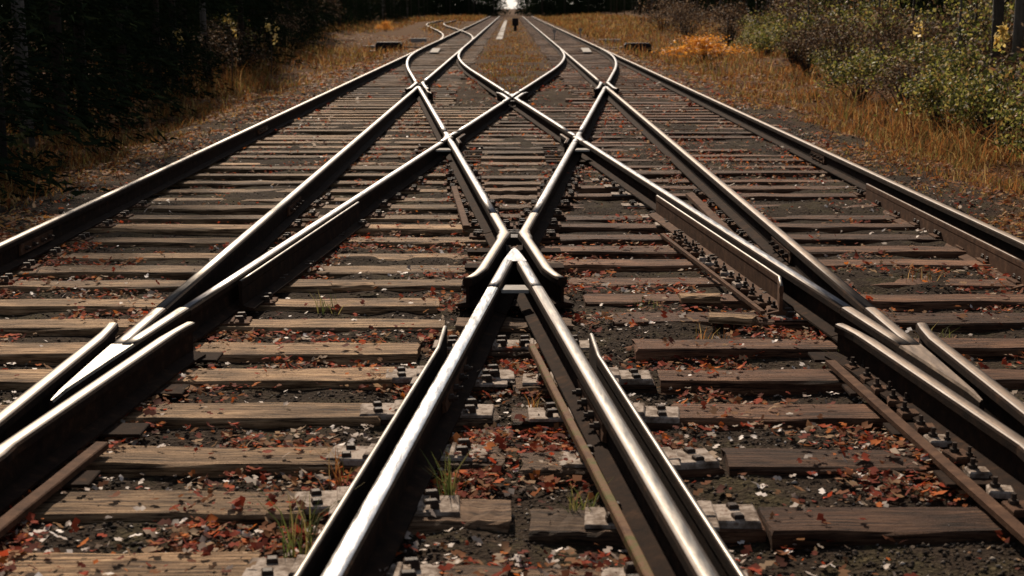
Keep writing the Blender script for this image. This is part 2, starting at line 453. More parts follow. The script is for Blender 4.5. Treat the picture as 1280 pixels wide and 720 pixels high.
def frog(yc, cx, s, label, dz1, dz2, topm, slope1, slope2, spacer=False, wl=.95, fl=.045, wm=None, ns=.10):
    wm = wm or topm
    """acute crossing: line i passes (cx, yc) with dx/dy = slope i; the nose opens towards s*Y; slope1 line is left on the nose side"""
    e = empty('crossing_frog', (cx, yc, 0)); tag(e, label, 'rail frog')
    mid = (slope1 + slope2) / 2; half = abs(slope1 - slope2) / 2
    # on the nose side (t>0, y = s*t) the line lying left has x = (mid*s - half)*t
    hx = lambda t, sd: (mid * s + sd * half) * t
    # nose wedge
    b_ = MB(); rows = []
    for t_, zz in ((-ns, -.014), (.12 - ns, -.005), (.2, -.001), (.46, -.0005)):
        wv = .009 + (half * .46 + .033 - .009) * (t_ + ns) / (.46 + ns)
        rows.append([(mid * s * t_ - wv - .002, s * t_, RT + zz - .05), (mid * s * t_ - wv, s * t_, RT + zz - .012), (mid * s * t_ - wv + .006, s * t_, RT + zz - .002),
                     (mid * s * t_ + wv - .006, s * t_, RT + zz - .002), (mid * s * t_ + wv, s * t_, RT + zz - .012), (mid * s * t_ + wv + .002, s * t_, RT + zz - .05)])
    vs = [p for r_ in rows for p in r_] + [(p[0], p[1], RT - .15) for r_ in rows for p in (r_[0], r_[5])]
    fs = []; mi = []
    for i in range(3):
        for j in range(5):
            q = (i * 6 + j, i * 6 + j + 1, (i + 1) * 6 + j + 1, (i + 1) * 6 + j)
            fs.append(q if s < 0 else q[::-1]); mi.append(1 if 1 <= j <= 3 else 0)
        o_ = 24 + i * 2
        fs.append((i * 6, (i + 1) * 6, o_ + 2, o_)); mi.append(0)
        fs.append((i * 6 + 5, o_ + 1, o_ + 3, (i + 1) * 6 + 5)); mi.append(0)
    fs.append((0, 1, 2, 3, 4, 5, 25, 24)); mi.append(0)
    fs.append((18, 19, 20, 21, 22, 23, 31, 30)); mi.append(0)
    mk('frog_point', vs, fs, [M_RUST, topm], e, mi, False)
    # the two legs behind the nose
    for sd, dz in ((-1, dz1), (1, dz2)):
        pts = [(cx + hx(t_, sd), yc + s * t_) for t_ in np.linspace(.44, GAPV - .006, 5)]
        g_ = add_rail_parts(e, pts, dz * .5, topm, names=('leg_head', 'leg_web', 'leg_foot'))
    # the wing rails: follow the line on the far side of the nose, bend, run beside the nose, flare
    off = .036 + .046 + .036
    tb = -off / (2 * half)
    for sd, dz in ((-1, -.0015), (1, .0015)):
        pts = []; ws = []
        for t_ in np.linspace(-GAPW + .006, tb - .12, 5):      # other line: on t<0 it lies on the same side sd
            pts.append((cx + (mid * s - sd * half) * t_, yc + s * t_)); ws.append(1.0)
        for t_ in (tb - .04, tb, tb + .05, tb + .14):
            base = max if sd > 0 else min
            xo = (mid * s - sd * half) * t_; xn = (mid * s + sd * half) * t_ + sd * off
            x_ = base(xo, xn) + sd * .004
            pts.append((cx + x_, yc + s * t_)); ws.append(1.25)
        for t_ in np.linspace(tb + .25, wl - .32, 4):
            pts.append((cx + (mid * s + sd * half) * t_ + sd * off, yc + s * t_)); ws.append(.95)
        for q, fl_ in ((.2, fl * .2), (.1, fl * .5), (0, fl)):
            t_ = wl - q; pts.append((cx + (mid * s + sd * half) * t_ + sd * (off + fl_), yc + s * t_)); ws.append(.8)
        add_rail_parts(e, pts, dz, wm, ws, names=('wing_head', 'wing_web', 'wing_foot'))
    # base plates under the nose, spacer blocks in the gaps
    for t_ in (-.9, -.3, .3, .9):
        pb = MB(); pb.box((mid * s * t_, s * t_, .0885), (.62, .16, .012), bev=.003)
        pb.build('base_plate', M_RUST, e)
    sb = MB()
    sb.box((mid * s * tb, s * (tb - .1), RT - .065), (.10, .16, .05), bev=.006)
    sb.build('throat_block', M_BOLT, e)
    if spacer:
        t_ = GAPV - .1
        sb = MB(); hw = half * t_ - .034
        zt = RT - .035
        q = [(mid * s * t_ - hw + .02, s * (t_ - .12)), (mid * s * t_ + hw - .02, s * (t_ - .12)), (mid * s * t_ + hw, s * (t_ + .02)), (mid * s * t_ - hw, s * (t_ + .02))]
        vs = [(x, y, zt) for x, y in q] + [(x, y, zt - .018) for x, y in q]
        sb.add(vs, [(0, 1, 2, 3), (7, 6, 5, 4), (0, 4, 5, 1), (1, 5, 6, 2), (2, 6, 7, 3), (3, 7, 4, 0)])
        sb.build('spacer_block', M_PALE, e)
    for t_ in (.55, .8, 1.05):
        for sd in (-1, 1):
            x_ = hx(t_, sd) + sd * -.0
            b2 = MB(); b2.tube([(x_ + sd * .008, s * t_, RT - .09), (x_ + sd * .045, s * t_, RT - .09)], .014, 6, sm=False)
            b2.build('bolt', M_BOLT, e)
    return e

# running rails ------------------------------------------------------
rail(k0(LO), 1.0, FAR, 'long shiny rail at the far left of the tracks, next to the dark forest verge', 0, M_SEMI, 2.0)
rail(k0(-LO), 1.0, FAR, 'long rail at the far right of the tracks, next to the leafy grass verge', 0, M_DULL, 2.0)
rail(k0(LI), YCR + GAPV, YAL - GAPV, 'dull yellowish inner rail of the left track between its two frogs', 0, M_SEMI, 2.0)
rail(k0(-LI), YCR + GAPV, YAL - GAPV, 'dull brown inner rail of the right track between its two frogs', 0, M_DULL, 2.0)
rail(k0(LI), YAL + GAPW, FAR, 'inner rail of the left track in the distance, beyond the left crossing frog', 0, M_POL, 2.0)
rail(k0(-LI), YAL + GAPW, FAR, 'inner rail of the right track in the distance, beyond the right crossing frog', 0, M_SEMI, 2.0)
taper = lambda y: 1.0 if y < YT - 6 else max(.3, 1 - .7 * (y - YT + 6) / 6)
side = lambda f, o_: (lambda y: f(y) + o_ * max(0, min(1, (y - YT + 8) / 8)))
# rails a and b
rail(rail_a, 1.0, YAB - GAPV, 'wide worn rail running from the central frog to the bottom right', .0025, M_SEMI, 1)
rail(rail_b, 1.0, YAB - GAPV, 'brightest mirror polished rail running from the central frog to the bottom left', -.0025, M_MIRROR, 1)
KG = .62
rail(rail_a, YAB + GAPW, YK - KG, 'short rail between the central frog and the left corner of the diamond', .0025, M_POL, 1)
rail(rail_b, YAB + GAPW, YK - KG, 'short rail between the central frog and the right corner of the diamond', -.0025, M_POL, 1)
rail(rail_a, YK + KG, YAL - GAPV, 'rail rising from the left obtuse crossing to the distant left frog', .0025, M_POL, 1)
rail(rail_b, YK + KG, YAL - GAPV, 'rail rising from the right obtuse crossing to the distant right frog', -.0025, M_POL, 1)
rail(side(rail_a, .05), YAL + GAPW, YT, 'curved switch blade bending left to meet the far left rail', .0025, M_POL, .7, taper, 'switch_rail')
rail(side(rail_b, -.05), YAL + GAPW, YT, 'curved switch blade bending right to meet the far right rail', -.0025, M_POL, .7, taper, 'switch_rail')
# rails c and d
rail(rail_c, YCR + GAPV, YK - KG, 'polished rail sweeping from the right obtuse crossing down towards the right edge', .005, M_POL, 1)
rail(rail_d, YCR + GAPV, YK - KG, 'polished rail sweeping from the left obtuse crossing down towards the left edge', -.005, M_POL, 1)
rail(rail_c, YK + KG, Y0 - GAPW, 'upper right side of the diamond between the far frog and the right obtuse crossing', .005, M_POL, 1)
rail(rail_d, YK + KG, Y0 - GAPW, 'upper left side of the diamond between the far frog and the left obtuse crossing', -.005, M_POL, 1)
rail(side(rail_c, .05), Y0 + GAPV, YT, 'curved rail joining the left track beyond the far central frog', .005, M_POL, .7, taper, 'switch_rail')
rail(side(rail_d, -.05), Y0 + GAPV, YT, 'curved rail joining the right track beyond the far central frog', -.005, M_POL, .7, taper, 'switch_rail')
# beyond the near side frogs, towards the camera
rail(k0(LI), 1.0, YCR - GAPW, 'left track inner rail at the lower left edge of the photo', 0, M_SEMI, 1)
rail(k0(-LI), 1.0, YCR - GAPW, 'right track inner rail at the lower right edge of the photo', 0, M_DULL, 1)
rail(rail_c, 1.0, YCR - GAPW, 'crossover rail leaving the right frog at the lower right edge', .005, M_POL, 1)
rail(rail_d, 1.0, YCR - GAPW, 'crossover rail leaving the left frog at the lower left edge', -.005, M_POL, 1)

frog(YAB, 0, -1, 'large steel frog at the centre where two polished rails meet in a V', .0025, -.0025, M_POL, -SL, SL, True, 1.0, .045, M_TAN)
frog(Y0, 0, 1, 'small distant frog at the top of the diamond in the middle', .005, -.005, M_POL, -SL, SL, True)
frog(YAL, LI, -1, 'distant frog on the left track where the left crossover rail meets it', 0, .0025, M_POL, -SL, 0.0)
frog(YAL, -LI, -1, 'distant frog on the right track where the right crossover rail meets it', 0, -.0025, M_POL, 0.0, SL)
frog(YCR, LI, 1, 'near frog at the left edge with two long flared wing rails', -.005, 0, M_SEMI, SL, 0.0, False, .9, .02, M_TAN, .42)
frog(YCR, -LI, 1, 'near frog at the right edge with rusty brown wing rails', .005, 0, M_DULL, -SL, 0.0, False, .88, .03, M_DULL, .42)

# obtuse crossings ---------------------------------------------------
for sd, lab in ((-1, 'obtuse rail crossing on the left corner of the diamond'), (1, 'obtuse rail crossing on the right corner of the diamond')):
    cx = sd * OFF / 2
    e = empty('diamond_crossing', (cx, YK, 0)); tag(e, lab, 'rail crossing')
    # outer knuckle: two outer arms joined by a bend
    pts = []; ws = []
    for t_ in (-KG + .006, -.3, -.15, -.05, .05, .15, .3, KG - .006):
        pts.append((cx + sd * SL * max(abs(t_), .03), YK + t_)); ws.append(1 + .8 * math.exp(-(t_ / .18) ** 2))
    add_rail_parts(e, pts, .001, M_POL, ws, names=('knuckle_head', 'knuckle_web', 'knuckle_foot'))
    # two point rails on the diamond side
    for q in (-1, 1):
        pts = [(cx - sd * SL * t_, YK + q * t_) for t_ in np.linspace(.17 if q < 0 else .12, KG - .006, 4)]
        add_rail_parts(e, pts, .003 * q, M_POL, [.55, .9, 1, 1], names=('point_head', 'point_web', 'point_foot'))
    # bent check rail inside
    pts = [(cx - sd * (.10 + SL * abs(t_) + (.05 if abs(t_) > .8 else 0)), YK + t_) for t_ in (-.6, -.4, -.15, 0, .15, .4, .6)]
    add_rail_parts(e, pts, -.02, M_RUSTL, [.6] * 7, names=('check_head', 'check_web', 'check_foot'))
    for t_ in (-1.1, -.55, 0, .55):
        b_ = MB(); b_.box((0, t_, .0885), (.75, .16, .012), bev=.003)
        b_.build('base_plate', M_RUST, e)
    # pale spacer plate between the diverging near arms
    t_ = 1.25; b_ = MB(); hw = SL * t_ - .038; zt = RT - .03
    q = [(-hw + .03, -t_ + .17), (hw - .03, -t_ + .17), (hw, -t_ - .02), (-hw, -t_ - .02)]
    b_.add([(x, y, zt) for x, y in q] + [(x, y, zt - .018) for x, y in q], [(3, 2, 1, 0), (4, 5, 6, 7), (0, 1, 5, 4), (1, 2, 6, 5), (2, 3, 7, 6), (3, 0, 4, 7)])
    b_.build('spacer_plate', M_PALE, e)

# check rails --------------------------------------------------------
def check_rail(fx, sd, ya, yb, label, topm, dz=-.004, off=.108, flare=(.32, .06), sidemat=None, bolts=True, both=True, low=False):
    n = 14; pts = []
    for i in range(n):
        y = ya + (yb - ya) * i / (n - 1)
        e_ = max(0, 1 - (yb - y) / flare[0]); e2 = max(0, 1 - (y - ya) / flare[0]) if (both or low) else 0
        if low: e_ = 0
        pts.append((fx(y) + sd * (off + flare[1] * (e_ + e2)), y))
    y = yb + .02
    e = rail(None, 0, 0, label, dz, topm, pts=pts, wfun=lambda y: .34, name='check_rail', cat='check rail', sidemat=sidemat)
    return e
check_rail(rail_a, 1, 1.0, 6.46, 'slim check rail beside the worn rail at the bottom right of centre', M_SEMI, both=False, off=.09, flare=(.2, .03))
check_rail(rail_b, -1, 1.0, 6.62, 'slim check rail beside the brightest rail at the bottom left of centre', M_SEMI, both=False, off=.09, flare=(.2, .03))
check_rail(rail_c, -1, 7.6, 11.4, 'check rail with a flared brown end on the inside of the right sweeping rail', M_SEMI, off=.09, flare=(.3, .07), sidemat=M_RUSTL, both=False, low=True)
check_rail(rail_d, 1, 7.75, 11.0, 'dark check rail on the inside of the left sweeping rail', M_SEMI, off=.075, flare=(.3, .0), both=False, low=True)
check_rail(k0(-LO), -1, 8.6, 12.6, 'rusty brown check rail beside the far right rail', M_RUSTL, dz=-.055, off=.13, flare=(.3, .0), sidemat=M_RUSTL)
check_rail(rail_a, 1, YAL - 2.2, YAL + .2, 'tiny distant check rail on the left crossover track', M_SEMI, sidemat=M_RUST)

# rails of the siding at far left -----------------------------------
def sid(y, o_):
    t_ = max(0, min(1, (y - 64) / 76)); return LI - 4.3 * (t_ * t_ * (3 - 2 * t_)) + o_
for o_, lab, dz in ((.0, 'distant siding rail curving left across the left track', .0035), (-GA, 'outer distant siding rail curving off to the left', -.0035)):
    rail(lambda y: sid(y, o_), 66.0, 165, lab, dz, M_SEMI, 2.0, name='siding_rail')

# ------------------------------------------------------------------ sleepers
TIES = []                            # x0, x1, y, halfwidth, topz
TIE_SPECS = []
SP = .585
def irregular_box(L, W, H, seed, seg=14):
    r_ = random.Random(seed); n = seg
    vs = []; fs = []
    prof = [(-W / 2, -H), (-W / 2, -.012), (-W / 2 + .012, 0), (-W / 6, .002), (W / 6, .001), (W / 2 - .012, 0), (W / 2, -.012), (W / 2, -H)]
    k = len(prof); ph = r_.random() * 6; ph2 = r_.random() * 6
    for i in range(n + 1):
        x = -L / 2 + L * i / n
        wob = .006 * math.sin(x * 2.3 + ph) + .004 * math.sin(x * 6.1 + ph2)
        for j, (y, z) in enumerate(prof):
            jx = r_.uniform(-.012, .012) if i in (0, n) else 0
            vs.append((x + jx, y + wob + r_.uniform(-.003, .003), z + (r_.uniform(-.005, .003) if z > -.02 else 0)))
    for i in range(n):
        for j in range(k - 1):
            fs.append((i * k + j, i * k + j + 1, (i + 1) * k + j + 1, (i + 1) * k + j))
    fs.append(tuple(range(k - 1, -1, -1))); fs.append(tuple(n * k + j for j in range(k)))
    return vs, fs

def half_center(y):                 # half width of the middle cell between the crossover rails
    if y < YAB: return max(0, rail_a(y))
    if y < YK: return -rail_a(y)
    return max(0, rail_c(y))
ties = []                           # (bank, x0, x1, y, rot)
y = 2.95; i = 0
nL = 0
ys_left = []; 
while y < 27.0:
    ys_left.append(y); y += SP + rnd.uniform(-.05, .05)
for y in ys_left:
    if y < YAB: x1 = rail_b(y) - .30
    elif y < YK: x1 = rail_a(y) + .12
    else: x1 = -half_center(y) + .12 if y < Y0 else -1.0
    x0 = -3.42 - rnd.uniform(0, .35)
    ties.append(('left', x0, x1 + rnd.uniform(-.06, .06), y, rnd.uniform(-.018, .022)))
y = 2.78; ys_right = []
while y < 27.0:
    ys_right.append(y); y += SP + rnd.uniform(-.05, .05)
for y in ys_right:
    if y < YAB: x0 = rail_a(y) + .36
    elif y < YK: x0 = rail_b(y) - .12
    else: x0 = half_center(y) - .12 if y < Y0 else 1.0
    ties.append(('right', x0 + rnd.uniform(-.06, .06), 3.42 + rnd.uniform(0, .35), y, rnd.uniform(-.022, .018)))
# middle cell: short blocks near the camera, full sleepers in the diamond
y = 2.86
while y < Y0 - .6:
    h = half_center(y)
    if y < 6.6:
        g0 = rnd.uniform(-.06, .02)
        ties.append(('middle', -h - .10, g0 - .03, y, rnd.uniform(-.03, .03)))
        ties.append(('middle', g0 + .04, h + .06, y - rnd.uniform(.02, .12), rnd.uniform(-.03, .03)))
    elif y < 8.6 or h < .12:
        ties.append(('middle', -max(h, .3), max(h, .3), y, 0))
    else:
        ties.append(('middle', -h - .05, h + .05, y, rnd.uniform(-.01, .01)))
    y += SP * (1.0 if y < 9 else .97) + rnd.uniform(-.02, .02)
y = 27.2
while y < FAR - 2:
    for sd in (-1, 1):
        ties.append(('far left' if sd < 0 else 'far right', sd * 2.44 - 1.32 + rnd.uniform(-.06, .06), sd * 2.44 + 1.32 + rnd.uniform(-.06, .06), y + rnd.uniform(-.03, .03), rnd.uniform(-.01, .01)))
    y += .6
ties.sort(key=lambda q: q[3])
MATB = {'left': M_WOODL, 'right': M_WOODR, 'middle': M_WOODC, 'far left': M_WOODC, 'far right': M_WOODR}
cnt = {}
BANKTXT = {'left': 'pale weathered timber sleeper under the left track', 'right': 'dark brown timber sleeper under the right track',
           'middle': 'short timber sleeper between the two crossing tracks'}
TARR = []
rest = MB(); nind = 0
for (bank, x0, x1, y, rz) in ties:
    L = x1 - x0; W = rnd.uniform(.225, .26); cx_ = (x0 + x1) / 2
    if L < .12: continue
    topz = .082 - rnd.uniform(0, .008) - (rnd.uniform(.005, .02) if rnd.random() < .25 and y > 8 else 0)
    TARR.append((x0, x1, y, W / 2, topz, rz))
    if nind < 296:
        nind += 1
        vs, fs = irregular_box(L, W, .17, nind, 14 if y < 14 else 3)
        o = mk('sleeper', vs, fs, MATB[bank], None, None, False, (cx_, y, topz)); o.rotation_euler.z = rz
        c = cnt.get(bank, 0); cnt[bank] = c + 1
        if bank.startswith('far'):
            lb = 'small distant timber sleeper of the %s track, one of many beyond the crossover' % bank.split()[1]
        elif c < 20:
            lb = '%s, %s from the bottom' % (BANKTXT[bank], ORD[c])
        else:
            lb = BANKTXT[bank] + ', in the dense rows around the distant frogs'
        tag(o, lb, 'sleeper', 'timber sleepers, ' + bank + ' row')
    else:
        rest.box((cx_, y, topz - .06), (L, W, .12), rz)
for y in np.arange(68, 165, .65):
    rest.box((sid(y, -GA / 2), y, -.0), (2.6, .24, .13), -.05)
ro = rest.build('distant_sleepers', M_WOODR); tag(ro, 'distant sleepers merging into brown rows far along the tracks', 'sleepers', kind='stuff')
TA = np.array(TARR)

def surf_z(x, y):
    """height of what lies on the ground here: a sleeper top or the ballast"""
    z = ground_z(x, y); on = np.zeros(len(x), bool)
    for (x0, x1, ty, hw, tz, rz) in TARR:
        if ty > 32: continue
        m_ = (np.abs(y - ty) < hw + .004) & (x > x0) & (x < x1)
        z = np.where(m_, np.maximum(z, tz + .003), z); on |= m_
    return z, on

# ------------------------------------------------------------------ tie plates with spikes
def plate_proto(ww, dd, mat):
    e = empty('tie_plate'); 
    b_ = MB(); b_.box((0, 0, .006), (ww, dd, .012), bev=.003)
    for sx_ in (-1, 1): b_.box((sx_ * .082, 0, .015), (.018, dd - .01, .012), bev=.003)
    b_.build('plate', mat, e)
    for (px, py) in ((-.13, .045), (.13, -.045), (-.13, -.05), (.13, .05)):
        if abs(px) > ww / 2: continue
        s_ = MB(); s_.box((px, py, .022), (.026, .026, .022), .2, .005); s_.box((px - math.copysign(.012, px), py, .036), (.044, .03, .012), .2, .004)
        s_.build('spike', M_BOLT, e)
    return e
protoA = plate_proto(.42, .17, M_PLATE); protoB = plate_proto(.34, .17, M_RUSTL)
usedA = usedB = False
RAILS = [('far left rail', k0(LO), 3, 12, -9, 99, 0), ('left track inner rail', k0(LI), 7.6, 13, 0, 0, 0), ('bright rail at bottom left', rail_b, 3, 7.0, 0, 0, 1),
         ('worn rail at bottom right', rail_a, 3, 7.0, 0, 0, 1), ('right track inner rail', k0(-LI), 7.6, 13, 0, 0, 0), ('far right rail', k0(-LO), 3, 13, 0, 0, 0),
         ('left sweeping rail', rail_d, 7.2, 14, 0, 0, 0), ('right sweeping rail', rail_c, 7.2, 14, 0, 0, 1),
         ('left side of the diamond', rail_a, 10.3, 15, 0, 0, 0), ('right side of the diamond', rail_b, 10.3, 15, 0, 0, 0)]
for (nm_, fx, ya, yb, _, _, kind) in RAILS:
    k = 0
    for (x0, x1, ty, hw, tz, rz) in sorted(TARR, key=lambda q: q[2]):
        if not (ya < ty < yb): continue
        x = fx(ty)
        if not (x0 - .24 < x < x1 + .24): continue
        if kind == 1:
            if not usedA: e = protoA; usedA = True
            else: e = copy_tree(protoA)
        else:
            if not usedB: e = protoB; usedB = True
            else: e = copy_tree(protoB)
        e.location = (x + (rnd.uniform(-.03, .03)), ty + rnd.uniform(-.02, .02), tz + .0015); e.rotation_euler.z = rnd.uniform(-.06, .06)
        tag(e, '%s tie plate under the %s, %s from the bottom' % ('grey steel' if kind == 1 else 'rusty brown', nm_, ORD[min(k, 19)]), 'tie plate', 'tie plates and spikes')
        k += 1

def guard_chair(x, y, rz, label):
    e = empty('check_rail_chair', (x, y, .02), rz); tag(e, label, 'rail chair', 'steel chairs outside the central check rails')
    b_ = MB(); b_.box((0, 0, .052), (.21, .17, .024), 0, .006); b_.box((-.06, 0, .070), (.05, .15, .018), 0, .005); b_.build('block', M_PLATE, e)
    b_ = MB(); b_.box((0, 0, .01), (.24, .20, .059), 0, .006); b_.build('packing', M_WOODR, e)
    for (px, py) in ((.03, .045), (.035, -.05)):
        c = MB(); c.box((px, py, .070), (.034, .034, .016), .2, .004); c.build('spike', M_BOLT, e)
for i, (x0, x1, ty, hw, tz, rz) in enumerate([q for q in sorted(TARR, key=lambda q: q[2]) if q[2] < 6.7 and q[0] > .3]):
    guard_chair(rail_a(ty) + .27, ty + rnd.uniform(-.03, .03), rnd.uniform(-.22, .22), 'blocky steel chair right of the right central check rail, %s from the bottom' % ORD[i])
for i, (x0, x1, ty, hw, tz, rz) in enumerate([q for q in sorted(TARR, key=lambda q: q[2]) if q[2] < 6.7 and q[0] < -3]):
    guard_chair(rail_b(ty) - .25, ty + rnd.uniform(-.03, .03), math.pi + rnd.uniform(-.15, .15), 'blocky steel chair left of the left central check rail, %s from the bottom' % ORD[i])

# joint bars bolted to the webs
def fishplate(e, fx, y, sd):
    ox, oy = e.location.x, e.location.y
    pts = [(fx(y + q) - ox, y + q - oy) for q in (-.33, 0, .33)]
    v, f, mi, sm = sweep(pts, [(sd * .012, -.128), (sd * .030, -.120), (sd * .024, -.088), (sd * .030, -.056), (sd * .012, -.050)][::(1 if sd < 0 else -1)], RT)
    p = mk('fishplate', v, f, M_RUSTL, e, mi, False)
    for q in (-.24, -.09, .09, .24):
        b2 = MB(); x_ = fx(y + q) - ox
        b2.tube([(x_ + sd * .02, y + q - oy, RT - .088), (x_ + sd * .046, y + q - oy, RT - .088)], .017, 6, sm=False)
        b2.tube([(x_ + sd * .045, y + q - oy, RT - .088), (x_ + sd * .062, y + q - oy, RT - .088)], .009, 6, sm=False)
        b2.build('bolt', M_BOLT, p)
for o_ in list(bpy.data.objects):
    lb = o_.get('label', '')
    if lb.startswith('long shiny rail'): fishplate(o_, k0(LO), 9.6, 1); fishplate(o_, k0(LO), 18.6, 1)
    if lb.startswith('long rail at the far right'): fishplate(o_, k0(-LO), 15.2, -1)
    if lb.startswith('dull yellowish'): fishplate(o_, k0(LI), 11.4, 1)
    if lb.startswith('dull brown inner'): fishplate(o_, k0(-LI), 9.3, -1)
    if lb.startswith('wide worn'): fishplate(o_, rail_a, 5.5, -1)
    if lb.startswith('brightest'): fishplate(o_, rail_b, 5.9, 1)

# loose rusty bars and the bolted base strips ------------------------
def bar(p0, p1, w_, h_, z, mat, label, name='rusty_bar', n=10, wob=.002):
    b_ = MB(); L = math.hypot(p1[0] - p0[0], p1[1] - p0[1]); pts = []
    for i in range(n + 1):
        t_ = i / n; pts.append((p0[0] + (p1[0] - p0[0]) * t_ + rnd.uniform(-wob, wob), p0[1] + (p1[1] - p0[1]) * t_))
    v, f, mi, sm = sweep(pts, [(-w_ / 2, 0), (-w_ / 2, h_ - .004), (-w_ / 2 + .004, h_), (w_ / 2 - .004, h_), (w_ / 2, h_ - .004), (w_ / 2, 0)], z)
    o = mk(name, v, f, mat, None, None, False); tag(o, label, 'steel bar'); return o
bar((.075, 6.7), (rail_a(3.1) - .095, 3.1), .030, .03, .118, M_MOSSBAR, 'mossy rust coloured bar lying inside the worn central rail')
e = bar((rail_d(5.2) + .26, 5.2), (rail_d(3.2) + .24, 2.9), .05, .025, .10, M_RUSTL, 'brown flat bar on the sleepers at the lower left beside the left frog')
def bolted_strip(x0, y0, x1, y1, nb, label, sd, sw=.022):
    e = empty('bolted_base_strip', (x0, y0, 0)); tag(e, label, 'base strip')
    pts = [(0, 0), ((x1 - x0) / 2, (y1 - y0) / 2), (x1 - x0, y1 - y0)]
    v, f, mi, sm = sweep(pts, [(-sw, 0), (-sw, .02), (sw, .02), (sw, 0)], .097)
    mk('strip', v, f, M_RUSTL, e)
    for i in range(nb):
        t_ = (i + .5) / nb; x = (x1 - x0) * t_; y = (y1 - y0) * t_
        c = MB(); ja, jb = rnd.uniform(-.015, .015), rnd.uniform(-.02, .02); x += ja; y += jb
        c.box((x + sd * .085, y, .104), (rnd.uniform(.07, .10), rnd.uniform(.07, .11), .024), rnd.uniform(-.3, .3), .006); c.build('chair', M_PLATE if rnd.random() < .25 else M_RUSTL, e)
        bolt(e, x + sd * .07, y + .015, .114, .018, .014)
        if rnd.random() < .7: bolt(e, x + sd * .11, y - .03, .114, .013, .012, 'bolt')
    return e
bolted_strip(1.42, 6.5, 1.60, 3.1, 18, 'rusty strip with a row of bolts beside the right frog at the bottom right', 1)
bolted_strip(1.04, 10.3, 1.30, 7.6, 15, 'row of small bolted chairs along the brown check rail right of centre', 1, .012)
#bolted_strip(-1.28, 7.6, -1.36, 5.9, 5, 'short bolted strip beside the left sweeping rail', -1)
bar((1.50, 12.5), (1.53, 8.2), .07, .03, .10, M_RUSTL, 'brown flat bar along the foot of the right track inner rail')
bar((rail_a(13.2) + .05 - .17, 13.0), (rail_a(10.8) - .16, 10.6), .05, .03, .10, M_RUSTL, 'thin brown bar just left of the diamond beside the short left rail')

# pale timber off-cuts lying loose
for (x, y, l_, a_, lab) in ((-.93, 8.35, .24, .1, 'small pale wooden offcut lying left of the central frog among leaves'),
                            (1.02, 8.0, .22, -.05, 'small pale wooden offcut right of the central frog near the bolts'),
                            (1.12, 7.45, .24, -.35, 'tilted pale wooden offcut right of centre with leaves on it')):
    vs, fs = irregular_box(l_, .12, .035, int(x * 100) + 500, 4)
    o = mk('wood_offcut', vs, fs, M_WOODL, None, None, False, (x, y, .125)); o.rotation_euler.z = a_
    tag(o, lab, 'wood offcut')

# ------------------------------------------------------------------ distant track furniture
def switch_machine(x, y, sd, label):
    e = empty('switch_machine', (x, y, ground_z(x, y).item())); tag(e, label, 'switch machine', 'switch machines at the far points')
    b_ = MB(); b_.box((0, 0, .20), (1.0, .55, .30), bev=.04); b_.build('casing', M_BOX, e)
    b_ = MB(); b_.box((0, 0, .368), (.9, .5, .03), bev=.012); b_.build('lid', M_BOX, e)
    b_ = MB(); b_.box((0, 0, .02), (1.5, .8, .08)); b_.build('base', M_WOODC, e)
    b_ = MB(); b_.tube([(-sd * .5, 0, .2), (-sd * 1.35, 0, .16)], .025, 8); b_.build('throw_rod', M_PLATE, e)
switch_machine(-4.7, 57.5, -1, 'low black switch machine box left of the left track in the distance')
switch_machine(4.75, 56.5, 1, 'low black switch machine box right of the right track in the distance')
for (x, y, l_, lab) in ((-5.9, 66, 1.2, 'pale concrete slab by the left verge behind the switch machine'), (-4.3, 69, .8, 'smaller pale concrete slab behind the left switch machine'),
                       (4.6, 70, 1.0, 'pale concrete slab by the right verge behind the switch machine')):
    b_ = MB(); b_.box((0, 0, .1), (l_, .5, .2), 0, .02); o = b_.build('concrete_slab', M_PALE, None, (x, y, ground_z(x, y).item())); tag(o, lab, 'slab')
for (x, y, rz, lab) in ((-2.75, 54.0, .03, 'pale slide plate inside the left track by the switch blade'), (2.72, 54.5, -.03, 'pale slide plate inside the right track by the switch blade')):
    b_ = MB(); b_.box((0, 0, .13), (.30, 5.0, .03), rz, .008); o = b_.build('slide_plate', M_PALE, None, (x, y, 0)); tag(o, lab, 'slide plate')
b_ = MB()
for i in range(46): b_.box((-.62 + .004 * (i % 3), 77 + i * 2.4, .02), (.34, 2.36, .10), 0, .02)
o = b_.build('cable_trough', M_PALE); tag(o, 'long pale cable trough lying between the two tracks in the distance', 'cable trough')
e = empty('dwarf_signal', (.28, 101, 0)); tag(e, 'short dark signal post standing between the two tracks in the distance', 'signal')
b_ = MB(); b_.tube([(0, 0, -.05), (0, 0, .5)], .11, 10); b_.build('post', M_POST, e)
b_ = MB(); b_.box((0, 0, .68), (.42, .3, .5), 0, .05); b_.build('housing', M_POST, e)
b_ = MB(); b_.box((0, 0, -.02), (.6, .5, .12), 0, .02); b_.build('footing', M_PALE, e)
for (x, y, lab) in ((2.1, 73, 'tiny pale point marker between the rails of the right track'), (3.55, 77, 'tiny pale point marker beside the far right rail')):
    e = empty('point_marker', (x, y, 0)); tag(e, lab, 'marker')
    b_ = MB(); b_.tube([(0, 0, 0), (0, 0, .5)], .035, 6); b_.build('stem', M_PALE, e)
    b_ = MB(); b_.box((0, 0, .52), (.16, .05, .16), 0, .01); b_.build('disc', M_PALE, e)

